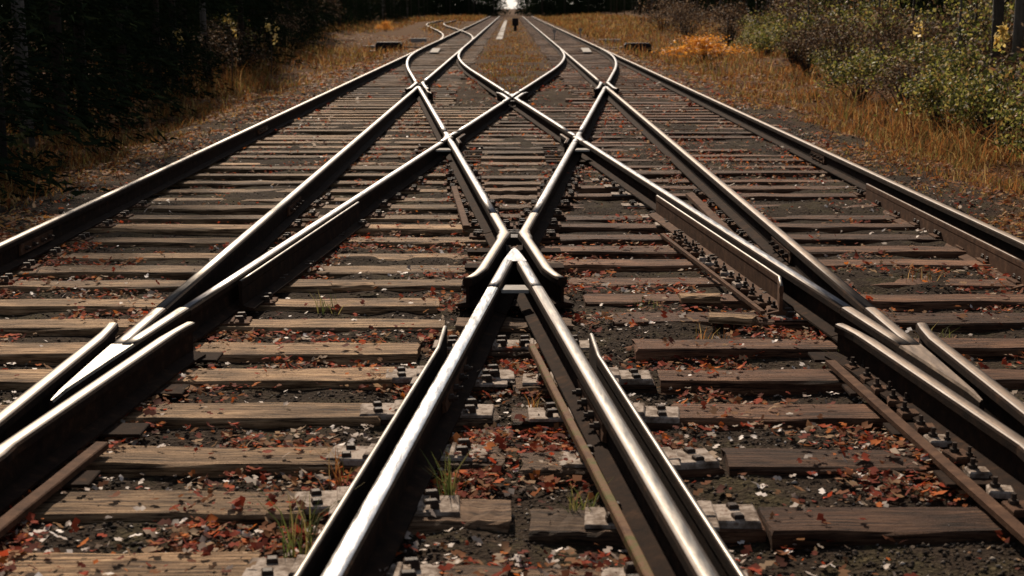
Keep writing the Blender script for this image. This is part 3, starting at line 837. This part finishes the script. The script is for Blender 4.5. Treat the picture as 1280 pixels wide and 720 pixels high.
# ------------------------------------------------------------------ litter: gravel, leaves (uncountable)
def quat_frames(n):
    """random frames, mostly flat"""
    a = rng.uniform(0, 2 * np.pi, n); tilt = rng.normal(0, .35, n); roll = rng.normal(0, .3, n)
    ca, sa = np.cos(a), np.sin(a)
    u = np.stack([ca * np.cos(tilt), sa * np.cos(tilt), np.sin(tilt)], -1)
    v = np.stack([-sa * np.cos(roll), ca * np.cos(roll), np.sin(roll)], -1)
    w_ = np.cross(u, v); return u, v, w_
def scatter_leaves(name, xs, ys, zs, size, mat, label, cat, curl=.35):
    n = len(xs); u, v, w_ = quat_frames(n)
    pr = np.array([(-.5, 0, 0.1), (-.22, -.32, -.02), (0, -.12, .0), (.16, -.36, .08), (.52, 0, .14), (.18, .34, .03), (0, .14, 0), (-.25, .30, .06)])
    pr2 = pr.copy(); k = len(pr)
    c = np.stack([xs, ys, zs], -1)[:, None, :]
    jit = rng.normal(1, .16, (n, k, 1)); cz = rng.uniform(-1, 1.6, (n, 1, 1)) * curl / .12
    V = c + size[:, None, None] * (pr[None, :, 0:1] * u[:, None] * jit + pr[None, :, 1:2] * v[:, None] * jit + pr[None, :, 2:3] * .12 * cz * w_[:, None] * 3)
    V[..., 2] += size[:, None] * .12
    base = (np.arange(n) * k)[:, None]
    quads = np.concatenate([base + np.array([[0, 1, 2, 7]]), base + np.array([[2, 3, 4, 5]]), base + np.array([[2, 5, 6, 7]])], 0)
    o = mk(name, V.reshape(-1, 3), quads, mat); tag(o, label, cat, kind='stuff'); return o
def sample_strip(n, ya, yb, xa_, xb_):
    """positions whose density falls with distance like the picture's"""
    u = rng.random(n); y = 1 / (1 / ya + u * (1 / yb - 1 / ya)); x = rng.uniform(xa_, xb_, n); return x, y
def rail_dist(x, y):
    a_ = np.array([0.0] * len(x)); d = np.full(len(x), 9.0)
    cc = SL * (Y0 - y); aa = cc - OFF
    for r_ in (np.full(len(x), LO), np.full(len(x), LI), np.full(len(x), -LI), np.full(len(x), -LO), cc, aa, -cc, -aa):
        d = np.minimum(d, np.abs(x - r_))
    return d
x, y = sample_strip(260000, 2.9, 40, -3.9, 3.9)
d = rail_dist(x, y)
_, on = surf_z(x, y)
cl = vnoise(x, y, .45, 21); cl2 = vnoise(x, y, 1.6, 22)
p = np.clip((cl - .46) * 4 + .06, .03, 1) * (.1 + 1.7 * cl2)  * np.where(d < .28, 1.0, .34) * np.where(on, .2, 1.0) * np.where(x > .6, 1.4, 1.0) * np.where(d < .04, 0, 1)
keep = rng.random(len(x)) < p * 1.0
x, y = x[keep], y[keep]; z, on = surf_z(x, y)
z = z + .008 + np.where(on, 0, rng.uniform(0, .02, len(x)))
size = rng.gamma(5, .0062, len(x)).clip(.012, .06) * np.clip(y / 14, 1, 2.2)
print('leaves', len(x))
scatter_leaves('fallen_leaves', x, y, z, size, M_LEAF, 'red and brown fallen autumn leaves scattered between the sleepers and along the rails', 'leaves')
x, y = sample_strip(60000, 2.9, 30, -3.9, 3.9)
_, on = surf_z(x, y); d = rail_dist(x, y); cl = vnoise(x, y, .5, 31)
p = np.clip((cl - .35) * 2, 0, 1) * np.where(d < .3, .9, .45) * np.where(on, .12, 1.0) * np.where(d < .04, 0, 1)
keep = rng.random(len(x)) < p * .42
x, y = x[keep], y[keep]; z, on = surf_z(x, y)
scatter_leaves('pale_fallen_leaves', x, y, z + .012, rng.uniform(.018, .045, len(x)) * np.clip(y / 16, 1, 2), M_PLEAF, 'pale whitish dry leaves and chips scattered over the dark ballast', 'leaves')
# verge litter
x, y = sample_strip(150000, 6, 90, -11, 11); m_ = (np.abs(x) > 3.4) & (vnoise(x, y, 1.2, 41) + .25 * vnoise(x, y, .3, 42) > .45)
x, y = x[m_], y[m_]; z = ground_z(x, y)
scatter_leaves('verge_leaves', x, y, z + .01, rng.uniform(.03, .07, len(x)) * np.clip(y / 18, 1, 2.2), M_VLEAF, 'fallen leaves littering the grassy verges on both sides', 'leaves')
# gravel
x, y = sample_strip(220000, 2.9, 26, -4.3, 4.3)
z, on = surf_z(x, y); keep = (rng.random(len(x)) < np.where(on, .008, .75 * (vnoise(x, y, .6, 77) + .3))) & (rail_dist(x, y) > .04); x, y, z = x[keep], y[keep], z[keep]
n = len(x); s_ = np.clip(rng.gamma(1.8, .0018, n) + .0022, 0, .012); s_ *= np.where(surf_z(x, y)[1], .6, 1) * np.clip(y / 12, 1, 1.8)
ico = np.array([(1, 0, 0), (-1, 0, 0), (0, 1, 0), (0, -1, 0), (0, 0, 1), (0, 0, -1)], float)
tri = np.array([(0, 2, 4), (2, 1, 4), (1, 3, 4), (3, 0, 4), (2, 0, 5), (1, 2, 5), (3, 1, 5), (0, 3, 5)])
jit = rng.uniform(.6, 1.3, (n, 6, 1)) ; V = ico[None] * jit + rng.normal(0, .18, (n, 6, 3))
V[..., 2] *= .7
V = V * s_[:, None, None] + np.stack([x, y, z + .3 * s_], -1)[:, None, :]
Fg = ((np.arange(n) * 6)[:, None, None] + tri[None]).reshape(-1, 3)
tag(mk('gravel', V.reshape(-1, 3), Fg, M_STONE), 'dark gravel and small stones filling the gaps between the sleepers', 'gravel', kind='stuff')
print('gravel', n)

# ------------------------------------------------------------------ grass
def blades(xs, ys, zs, hgt, wid, lean=.35, nseg=2):
    n = len(xs); a = rng.uniform(0, 2 * np.pi, n); ln = np.abs(rng.normal(0, lean, n)) * hgt; la = rng.uniform(0, 2 * np.pi, n)
    bx, by = np.cos(a) * wid, np.sin(a) * wid; tx, ty = np.cos(la) * ln, np.sin(la) * ln
    V = np.stack([np.stack([xs - bx, ys - by, zs], -1), np.stack([xs + bx, ys + by, zs], -1),
                  np.stack([xs + bx * .7 + tx * .35, ys + by * .7 + ty * .35, zs + hgt * .6], -1), np.stack([xs - bx * .7 + tx * .35, ys - by * .7 + ty * .35, zs + hgt * .6], -1),
                  np.stack([xs + tx + bx * .12, ys + ty + by * .12, zs + hgt * .95], -1), np.stack([xs + tx - bx * .12, ys + ty - by * .12, zs + hgt * .95], -1)], 1)
    b_ = (np.arange(n) * 6)[:, None]
    return V.reshape(-1, 3), np.concatenate([b_ + np.array([[0, 1, 2, 3]]), b_ + np.array([[3, 2, 4, 5]])], 0)
edgeL = lambda y: 4.6 + np.clip(y - 14, 0, 110) * .07
edgeR = lambda y: 6.0 + np.clip(y - 18, 0, 110) * .05
for sd, nm_, lab in ((-1, 'left', 'orange brown dry grass on the left verge beside the forest'), (1, 'right', 'orange brown dry grass on the right verge below the shrubs')):
    x, y = sample_strip(200000, 7, 150, 3.5, 13.5)
    ed_ = edgeL(y) if sd < 0 else edgeR(y)
    dens = np.clip((x - (3.9 if sd < 0 else 3.4) + .02 * np.minimum(y, 60)) / 1.0, 0.0, 1) * (x < ed_ + 2.5) * np.clip((vnoise(x * sd + 9, y, .8, 51) - .36) * 3.5, .04, 1)
    if sd < 0: dens = dens * ~((y > 66) & (x > 6.9 - 5.2 * np.clip(1 - (y - 60) / 50, 0, 1)) & (x < 9.0)) 
    keep = rng.random(len(x)) < dens; x, y = x[keep] * sd, y[keep]
    h = rng.gamma(4, .045, len(x)) * (.55 + .9 * vnoise(x, y, 1.5, 52)) * np.clip((np.abs(x) - 3.4) / 2.0, .22, 1.2) * (np.where(y < 28, .62, .9) if sd < 0 else np.where((y < 26) & (x > 5.2), 1.15, .75))
    xf = rng.uniform(3.9, 13.5, 26000); yf = rng.uniform(45, 250, 26000)
    ok = vnoise(xf * sd, yf * .4, 2.2, 61) > .33
    if sd < 0: ok &= (yf < 62) | (xf > 10.2) | (xf < 3.9 + 0 * yf) | (yf > 168)
    xf, yf = xf[ok] * sd, yf[ok]; x = np.concatenate([x, xf]); y = np.concatenate([y, yf]); h = np.concatenate([h, rng.gamma(5, .045, len(xf))])
    V, Fb = blades(x, y, ground_z(x, y) - .01, h, .0035 + .0002 * y, .75)
    tag(mk('verge_grass', V, Fb, M_GRASS), lab, 'grass', kind='stuff'); print('grass', len(x))
# middle strip grass between the tracks beyond the crossover
x, y = sample_strip(34000, 25.5, 220, -1.15, 1.15); w_ok = (np.abs(x) + .5 * rng.random(len(x)) < np.clip((y - 24) * .07, .1, 1.2)) & (rng.random(len(x)) < 1.6 * (vnoise(x, y, .7, 88) - .3)) & (np.abs(x + .62) > .22 * (y > 76))
x, y = x[w_ok], y[w_ok]
V, Fb = blades(x, y, ground_z(x, y), rng.gamma(3, .013, len(x)) + .01, .005 + .0002 * y)
tag(mk('median_grass', V, Fb, M_GRASS), 'rusty brown grass growing between the two tracks in the distance', 'grass', kind='stuff')

def tuft(x, y, n, h, spread, mat, label, zb=None):
    xs = x + rng.uniform(-1, 1, n) * spread; ys = y + rng.uniform(-1, 1, n) * spread
    zz = np.full(n, 0.0) + (zb if zb is not None else 0.02)
    V, Fb = blades(xs - x, ys - y, zz * 0, rng.uniform(.5, 1, n) * h, .003, .5)
    o = mk('grass_tuft', V, Fb, mat, None, None, None, (x, y, zz[0])); tag(o, label, 'grass tuft', 'grass tufts growing between the sleepers')
tuft(-.225, 4.75, 26, .26, .025, M_GREENGR, 'green grass tuft with pale tips growing against the bright rail at bottom centre')
tuft(.20, 4.6, 22, .16, .04, M_GREENGR, 'small green weed tuft beside the mossy bar')
tuft(-.66, 4.25, 34, .26, .05, M_GREENGR, 'tall straw coloured grass stalks beside the lower left check rail')
tuft(-.62, 4.9, 16, .2, .04, M_GRASS, 'thin orange stalks behind the straw coloured tuft on the left')
tuft(-1.02, 7.9, 24, .16, .05, M_GREENGR, 'low green tuft beside the left sweeping rail')
tuft(.72, 8.0, 18, .11, .07, M_GREENGR, 'sparse grass on the sleepers right of the central frog')
tuft(.98, 7.2, 20, .14, .08, M_GRASS, 'dry brown tuft near the flared check rail end')
tuft(1.52, 6.6, 18, .16, .04, M_GREENGR, 'green tuft in the fork of the right frog')
tuft(2.35, 6.5, 26, .15, .08, M_GRASS, 'yellow brown tuft between the rails of the right track')
tuft(2.45, 8.8, 26, .14, .1, M_GRASS, 'ginger tuft further up between the right track rails')
tuft(2.1, 7.2, 18, .13, .08, M_GREENGR, 'faded green tuft on the right track beside the frog')
tuft(.06, 5.9, 20, .12, .03, M_GRASS, 'dead grass wisps under the tip of the mossy bar')

# ------------------------------------------------------------------ shrubs
def leaf_cloud(cx_, cy_, cz_, rx, ry, rz_, n, size, clumps=14, droop=0.0, seed=0, mn=.35):
    r_ = np.random.default_rng(seed)
    th = r_.uniform(0, 2 * np.pi, clumps); ph = r_.uniform(-.5, 1.45, clumps); rr = r_.uniform(mn, 1.0, clumps)
    C_ = np.stack([np.cos(th) * np.cos(ph) * rx * rr, np.sin(th) * np.cos(ph) * ry * rr, np.sin(ph) * rz_ * rr], -1)
    pick = r_.integers(0, clumps, n); sg = np.array([rx, ry, rz_]) * r_.uniform(.10, .24, clumps)[pick][:, None]
    c = C_[pick] + r_.normal(0, 1, (n, 3)) * sg + np.array([cx_, cy_, cz_])
    a = r_.normal(0, 1, (n, 3)); a /= np.linalg.norm(a, axis=1)[:, None]
    b2 = r_.normal(0, 1, (n, 3)); b2 = np.cross(a, b2); b2 /= np.linalg.norm(b2, axis=1)[:, None]
    s2 = size * r_.uniform(.6, 1.3, n)[:, None]
    V = np.stack([c - a * s2 * .55, c - b2 * s2 * .3 + a * s2 * .02, c + a * s2 * .55, c + b2 * s2 * .3 - a * s2 * .02], 1)
    V[..., 2] = np.maximum(V[..., 2], .01)
    return V.reshape(-1, 3), np.arange(n * 4).reshape(n, 4), C_ + np.array([cx_, cy_, cz_])

def shrub_proto(hgt, wid, n, size, mat, seed, clumps=18):
    e = empty('shrub')
    V, F_, C_ = leaf_cloud(0, 0, hgt * .5, wid / 2, wid / 2, hgt * .5, n, size, clumps, seed=seed)
    mk('leaves', V, F_, mat, e)
    b_ = MB()
    r_ = random.Random(seed)
    for c in C_:
        m_ = (c[0] * .4 + r_.uniform(-.08, .08), c[1] * .4 + r_.uniform(-.08, .08), max(.1, c[2] * .6))
        b_.tube([(c[0] * .06, c[1] * .06, -.1), m_, (c[0], c[1], c[2] + .1)], [.014, .010, .004], 5)
    b_.build('stems', M_BARK, e)
    return e
sp_green = [shrub_proto(1.25, 1.9, 2600, .068, M_SHRUB, 61 + i, 24) for i in range(3)]
sp_brown = [shrub_proto(1.35, 2.0, 1900, .062, M_BROWNSH, 71 + i, 22) for i in range(2)]
sp_orange = shrub_proto(.95, 2.2, 2600, .07, M_ORANGE, 81, 20)
used = set()
def place(proto, x, y, s, label, cat, group=None, rz=None, sz=None, dz=0):
    e = proto if id(proto) not in used else copy_tree(proto)
    used.add(id(proto))
    e.location = (x, y, ground_z(x, y).item() + dz); e.rotation_euler.z = rnd.uniform(0, 6.28) if rz is None else rz
    e.scale = (s * rnd.uniform(.8, 1.25), s * rnd.uniform(.8, 1.25), (sz or s) * rnd.uniform(.85, 1.15))
    tag(e, label, cat, group); return e
SH = [(5.95, 16.6, .62, 'g', 'yellow green leafy shrub at the right edge above the dry grass'), (6.9, 17.8, .95, 'g', 'tall leafy shrub cut off by the right edge of the photo'),
      (6.2, 19.2, .78, 'g', 'spreading green shrub second from the right edge'), (7.3, 20.6, 1.0, 'b', 'brown leaved shrub behind the green one near the right edge'),
      (6.3, 21.8, .8, 'g', 'green and yellow shrub right of the slender trunks'), (7.3, 23.6, .95, 'g', 'shrub with pale yellow leaves in the second row on the right'),
      (6.5, 24.6, .78, 'b', 'russet shrub in front of the slender trunks'), (7.3, 26.8, .95, 'g', 'bushy green shrub in the middle of the right verge'),
      (6.6, 28.2, .8, 'g', 'small green shrub leaning over the right verge'), (7.7, 30, 1.0, 'b', 'brown twiggy shrub with pale seed heads on the right'),
      (7.1, 32.6, .9, 'b', 'reddish brown shrub midway along the right verge'), (8.3, 35, 1.1, 'g', 'dull green shrub behind the reddish brown one'),
      (7.6, 38.5, .9, 'b', 'sparse brown shrub towards the orange bush'), (8.2, 42.5, 1.05, 'g', 'dark green shrub just right of the orange bush'),
      (8.7, 60, 1.3, 'b', 'brown shrub behind the right switch machine'), (8.2, 70, 1.3, 'b', 'grey brown shrub further behind the right switch machine'),
      (9.2, 80, 1.6, 'b', 'distant russet shrub on the right edge of the clearing'), (9.6, 95, 1.7, 'b', 'most distant russet shrub on the right'),
      (-6.9, 34, .8, 'b', 'dim brown shrub at the left forest edge'), (-7.4, 39, .95, 'b', 'brown shrub with pale tips at the left forest edge'),
      (-8.2, 44, 1.0, 'g', 'green shrub at the left forest edge behind the grass'), (-8.3, 52, 1.1, 'b', 'russet shrub left of the left switch machine'),
      (-9.6, 62, 1.2, 'b', 'twiggy brown shrub behind the left switch machine'), (-11, 78, 1.4, 'b', 'distant brown shrub by the siding'), (-12, 95, 1.6, 'b', 'most distant brown shrub by the siding')]
for i, (x, y, s, k, lab) in enumerate(SH):
    pr = sp_green[i % 3] if k == 'g' else sp_brown[i % 2]
    place(pr, x, y, s, lab, 'shrub', 'shrubs along the verges')
yy = 15.0
while yy < 62:
    for (xo, sc_) in ((.9, .75), (2.1, 1.0), (3.3, 1.25)):
        k = rnd.random(); pr = sp_green[rnd.randrange(3)] if k < .55 else sp_brown[rnd.randrange(2)]
        x_ = float(edgeR(yy)) + xo + rnd.uniform(-.4, .4)
        nm_ = 'green and yellow' if k < .55 else 'brown twiggy'
        place(pr, x_, yy + rnd.uniform(-.6, .6), sc_ * rnd.uniform(.75, 1.1), '%s shrub in the tangle below the trees of the right bank, %s' % (nm_, 'near' if yy < 26 else 'distant'), 'shrub', 'tangled shrubs of the right bank')
    yy += 1.7 * (1 + yy / 60)
place(sp_orange, 6.5, 50.0, 1.25, 'glowing orange rounded bush on the right verge', 'bush', sz=.95)
place(sp_orange, -9.0, 108, .75, 'small distant orange bush at the left edge of the clearing', 'bush')
# small lit plant in the dark left forest edge
V, F_, C_ = leaf_cloud(0, 0, .35, .16, .16, .16, 60, .085, 6, seed=5)
e = empty('forest_seedling', (-5.6, 16.9, ground_z(-5.6, 16.9).item())); tag(e, 'small pale green seedling against the black forest at the left edge', 'plant')
mk('leaves', V, F_, M_GREENGR, e); b_ = MB(); b_.tube([(0, 0, -.05), (.01, 0, .35)], [.008, .004], 5); b_.build('stem', M_BARK, e)

# ------------------------------------------------------------------ trees
def conifer(h, r, seed, low=.0, dens=1.0):
    r_ = np.random.default_rng(seed)
    e = empty('conifer_tree')
    b_ = MB(); b_.tube([(0, 0, -.4), (.03, .02, h * .4), (0, 0, h * .98)], [.12 * h / 11, .08 * h / 11, .015], 9); b_.build('trunk', M_BARK, e)
    nb = int(150 * dens); Vs = []
    for i in range(nb):
        z = low + (h - low) * (i / nb) ** 1.15; fr = 1 - (z - low) / (h - low)
        L = r * (fr ** .8) * r_.uniform(.65, 1.1) + .15; a = r_.uniform(0, 2 * np.pi)
        m = int(30 + 62 * L / r)
        t_ = r_.uniform(.12, 1, m); wv = .22 * L * (1.05 - t_) + .06
        side_ = r_.normal(0, .6, m) * wv
        px = np.cos(a) * L * t_ - np.sin(a) * side_; py = np.sin(a) * L * t_ + np.cos(a) * side_
        pz = z - .28 * L * t_ ** 1.4 + r_.normal(0, .05, m)
        c = np.stack([px, py, pz], -1); s2 = r_.uniform(.06, .15, m)[:, None]
        d1 = np.stack([np.cos(a) + r_.normal(0, .5, m), np.sin(a) + r_.normal(0, .5, m), r_.normal(-.35, .3, m)], -1); d1 /= np.linalg.norm(d1, axis=1)[:, None]
        d2 = np.cross(d1, r_.normal(0, 1, (m, 3))); d2 /= np.linalg.norm(d2, axis=1)[:, None]
        Vs.append(np.stack([c - d1 * s2 * .5, c + d2 * s2 * .28, c + d1 * s2 * .9], 1))
    V = np.concatenate(Vs).reshape(-1, 3); mk('crown', V, np.arange(len(V)).reshape(-1, 3), M_NEEDLE, e)
    return e
def broadleaf(h, seed, mat, n=3800, barkm=None, leaf=.12, lowc=.25):
    e = empty('broadleaf_tree'); r_ = random.Random(seed); tr = MB(); br = MB()
    lean = (r_.uniform(-.3, .3), r_.uniform(-.3, .3))
    tr.tube([(0, 0, -.4), (lean[0] * .2, lean[1] * .2, h * .25), (lean[0] * .6, lean[1] * .6, h * .55), (lean[0], lean[1], h * .9)], [.10, .08, .06, .02], 9)
    tr.build('trunk', barkm or M_BARK, e)
    Vs = []; Fs = []; o_ = 0
    for i in range(9):
        z = h * (lowc + (.85 - lowc) * i / 8); a = r_.uniform(0, 6.28); L = h * r_.uniform(.14, .24)
        tip = (math.cos(a) * L, math.sin(a) * L, z + L * .7)
        br.tube([(lean[0] * z / h, lean[1] * z / h, z), (tip[0] * .5, tip[1] * .5, z + L * .25), tip], [.045, .03, .008], 6)
        V, F_, _ = leaf_cloud(tip[0], tip[1], tip[2], h * .13, h * .13, h * .09, n // 9, leaf, 9, seed=seed * 10 + i)
        Vs.append(V); Fs.append(F_ + o_); o_ += len(V)
    br.build('limbs', barkm or M_BARK, e)
    mk('crown', np.concatenate(Vs), np.concatenate(Fs), mat, e)
    return e
CON = [conifer(9.5, 2.0, 101, .1), conifer(11, 2.3, 102, .25), conifer(8.5, 1.9, 103, .05), conifer(12, 2.4, 104, 1.6)]
BRO = [broadleaf(9, 201, M_DLEAF), broadleaf(8, 202, M_DLEAF, barkm=M_BARKP), broadleaf(10, 203, M_BROWNSH, 2600, lowc=.4)]
def clone(p):
    if id(p) not in used: used.add(id(p)); return p
    return copy_tree(p)
tc_ = 0
def tree(kind, i, x, y, s, label, group):
    e = clone((CON if kind == 'c' else BRO)[i]); e.location = (x, y, ground_z(x, y).item()); e.rotation_euler.z = rnd.uniform(0, 6.28); e.scale = (s, s, s * rnd.uniform(.9, 1.1))
    tag(e, label, 'tree', group)
# left forest
for row, (dx, step) in enumerate(((1.5, 2.0), (3.6, 2.6), (7.0, 3.2), (10.5, 3.6), (15, 3.6), (20, 4))):
    y = 9.0 + row * 1.1
    while y < (240 if row < 3 else 100):
        x = -(float(edgeL(min(y, 125))) + dx + rnd.uniform(-.6, .6))
        k = 'c' if rnd.random() < .8 else 'b'; i = rnd.randrange(3) if row < 2 or k == 'b' else rnd.randrange(4)
        dist = 'near' if y < 30 else 'middle distance' if y < 70 else 'far distance'
        rowt = ('front edge', 'second row', 'deep inside', 'deepest part', 'deepest part', 'deepest part')[row]
        tree(k, i, x, y, rnd.uniform(.8, 1.1), '%s, %s of the dark left forest, %s' % ('dark conifer' if k == 'c' else 'dark leafy tree', rowt, dist), 'trees of the left forest')
        y += step * rnd.uniform(.8, 1.25) * (1 + y / 70)
for row, (dx, step) in enumerate(((4.2, 3.0), (6.4, 3.0), (9.5, 3.4), (13.5, 3.6), (18, 4))):
    y = 18.0 + row * 1.1
    while y < (240 if row < 3 else 100):
        x = (float(edgeR(min(y, 125))) + dx + rnd.uniform(-.6, .6))
        k = 'c' if rnd.random() < (.35 if row == 0 else .75) else 'b'; i = rnd.randrange(3) if k == 'b' else (3 if row == 0 else rnd.randrange(4))
        dist = 'near' if y < 30 else 'middle distance' if y < 70 else 'far distance'
        rowt = ('front edge', 'second row', 'deep inside', 'deepest part', 'deepest part', 'deepest part')[row]
        tree(k, i, x, y, rnd.uniform(.8, 1.1), '%s in the %s of the right forest, %s' % ('dark conifer' if k == 'c' else 'leafy tree', rowt, dist), 'trees of the right forest')
        y += step * rnd.uniform(.8, 1.25) * (1 + y / 70)
# slim trunks that stand out on the right
for (x, y, hh, lab, mt) in ((7.25, 22.3, 8, 'slender dark trunk rising behind the green shrubs on the right', M_BARK), (8.1, 24.0, 9, 'greyish trunk just left of the slender dark one', M_BARKP),
                            (8.9, 20.6, 9, 'dark trunk near the right edge of the photo', M_BARK), (9.4, 27.5, 9, 'thin grey trunk deep behind the right shrubs', M_BARKP)):
    e = broadleaf(hh, int(x * 10), M_DLEAF, 1500, mt, lowc=.5); e.location = (x, y, ground_z(x, y).item()); tag(e, lab, 'tree')
for (x, y, hh, lab) in ((-8.5, 33, 8, 'faint grey trunk standing out in the dark left forest'),):
    e = broadleaf(hh, 333, M_DLEAF, 1500, M_BARKP, lowc=.5); e.location = (x, y, ground_z(x, y).item()); tag(e, lab, 'tree')
for i in range(11):
    yy = 17.5 + i * 2.9; xx = float(edgeR(yy)) + 1.2 + rnd.uniform(0, 1.6)
    z0 = ground_z(xx, yy).item(); e = empty('slender_sapling', (xx, yy, z0)); tag(e, 'slender young tree with thin stem rising from the right thicket, %s along the verge' % ORD[i], 'sapling', 'slender saplings in the right thicket')
    hh = rnd.uniform(2.6, 4.5); b_ = MB(); b_.tube([(0, 0, -.1), (rnd.uniform(-.1, .1), 0, hh * .5), (rnd.uniform(-.2, .2), 0, hh)], [.035, .025, .008], 6)
    for q in range(7):
        zz = hh * (.2 + .1 * q); a = rnd.uniform(0, 6.28); b_.tube([(0, 0, zz), (math.cos(a) * .35, math.sin(a) * .35, zz + .25), (math.cos(a) * .6, math.sin(a) * .6, zz + .4)], [.012, .008, .003], 5)
    b_.build('stem', M_BARKP if i % 3 == 0 else M_BARK, e)
    V, F_, _ = leaf_cloud(0, 0, hh * .5, .6, .6, hh * .42, 420, .075, 16, seed=900 + i); mk('leaves', V, F_, M_SHRUB if i % 2 else M_BROWNSH, e)
# far wood that reads as one mass, behind the trees one can tell apart
r_ = np.random.default_rng(404); Vs = []
pos = []
for row in range(6):
    for x in np.arange(-60, 60, 2.6):
        xx = x + r_.uniform(-.8, .8)
        if abs(xx) > 2.5: pos.append((xx, 262 + row * 7 + r_.uniform(-2, 2)))
for sd in (-1, 1):
    for y in np.arange(4, 262, 3.0):
        for q in (0, 5, 10): pos.append((sd * (27 + q + r_.uniform(-1.5, 1.5)), y + r_.uniform(-1, 1)))
for (px, py) in pos:
    h = r_.uniform(9, 14); rad = r_.uniform(1.9, 2.6); m = 420; zz = r_.uniform(0, 1, m) ** 1.3; a = r_.uniform(0, 2 * np.pi, m)
    rr = rad * (1 - zz) ** .8 * r_.uniform(.25, 1.05, m) + .1
    c = np.stack([px + np.cos(a) * rr, py + np.sin(a) * rr, 1.0 + zz * h - .25 * rr], -1)
    d1 = r_.normal(0, 1, (m, 3)); d1[:, 2] *= .5; d1 /= np.linalg.norm(d1, axis=1)[:, None]; d2 = np.cross(d1, r_.normal(0, 1, (m, 3))); d2 /= np.linalg.norm(d2, axis=1)[:, None]
    s2 = r_.uniform(.35, .75, m)[:, None]
    Vs.append(np.stack([c - d1 * s2 * .5, c + d2 * s2 * .4, c + d1 * s2 * .8], 1))
V = np.concatenate(Vs).reshape(-1, 3)
tag(mk('far_forest', V, np.arange(len(V)).reshape(-1, 3), M_NEEDLE), 'mass of dark far forest closing the view behind the nearer trees', 'forest', kind='stuff')
# end of the clearing
for row in range(5):
    x = -38.0 + row
    while x < 38:
        y = 250 + row * 9 + rnd.uniform(-3, 3)
        if abs(x + .1) > 2.3:
            i = rnd.randrange(3)
            tree('c', i, x, y, rnd.uniform(1.0, 1.5), 'distant bluish conifer closing the view %s of the bright gap' % ('left' if x < 0 else 'right'), 'trees closing the far end of the line')
        x += rnd.uniform(3.2, 4.4)
# yellow leafed saplings glowing in the left forest
for (x, y, n_, hh, lab) in ((-6.3, 28.5, 26, 1.15, 'thin sapling with a few bright yellow leaves against the dark left forest'), (-5.9, 31.4, 60, 1.35, 'sapling with hanging yellow leaves at the left forest edge'),
                           (-5.8, 36.0, 70, 1.2, 'pale leaved sapling at the left forest edge near the grass'), (6.85, 25, 40, 1.45, 'thin sapling with yellow leaves in the dark right forest'),
                           (6.5, 19.9, 90, 1.35, 'sapling with bright yellow leaves at the upper right corner')):
    z0 = ground_z(x, y).item(); e = empty('yellow_sapling', (x, y, z0)); tag(e, lab, 'sapling')
    V, F_, _ = leaf_cloud(0, 0, hh, .16, .16, .30, n_, .075, 5, seed=int(hh * 100) + n_)
    mk('leaves', V, F_, M_YELLOW, e); b_ = MB(); b_.tube([(0, 0, -.1), (.03, 0, hh * .6), (0, 0, hh + .2)], [.014, .01, .004], 5); b_.build('stem', M_BARK, e)
print('objects', len(bpy.data.objects))
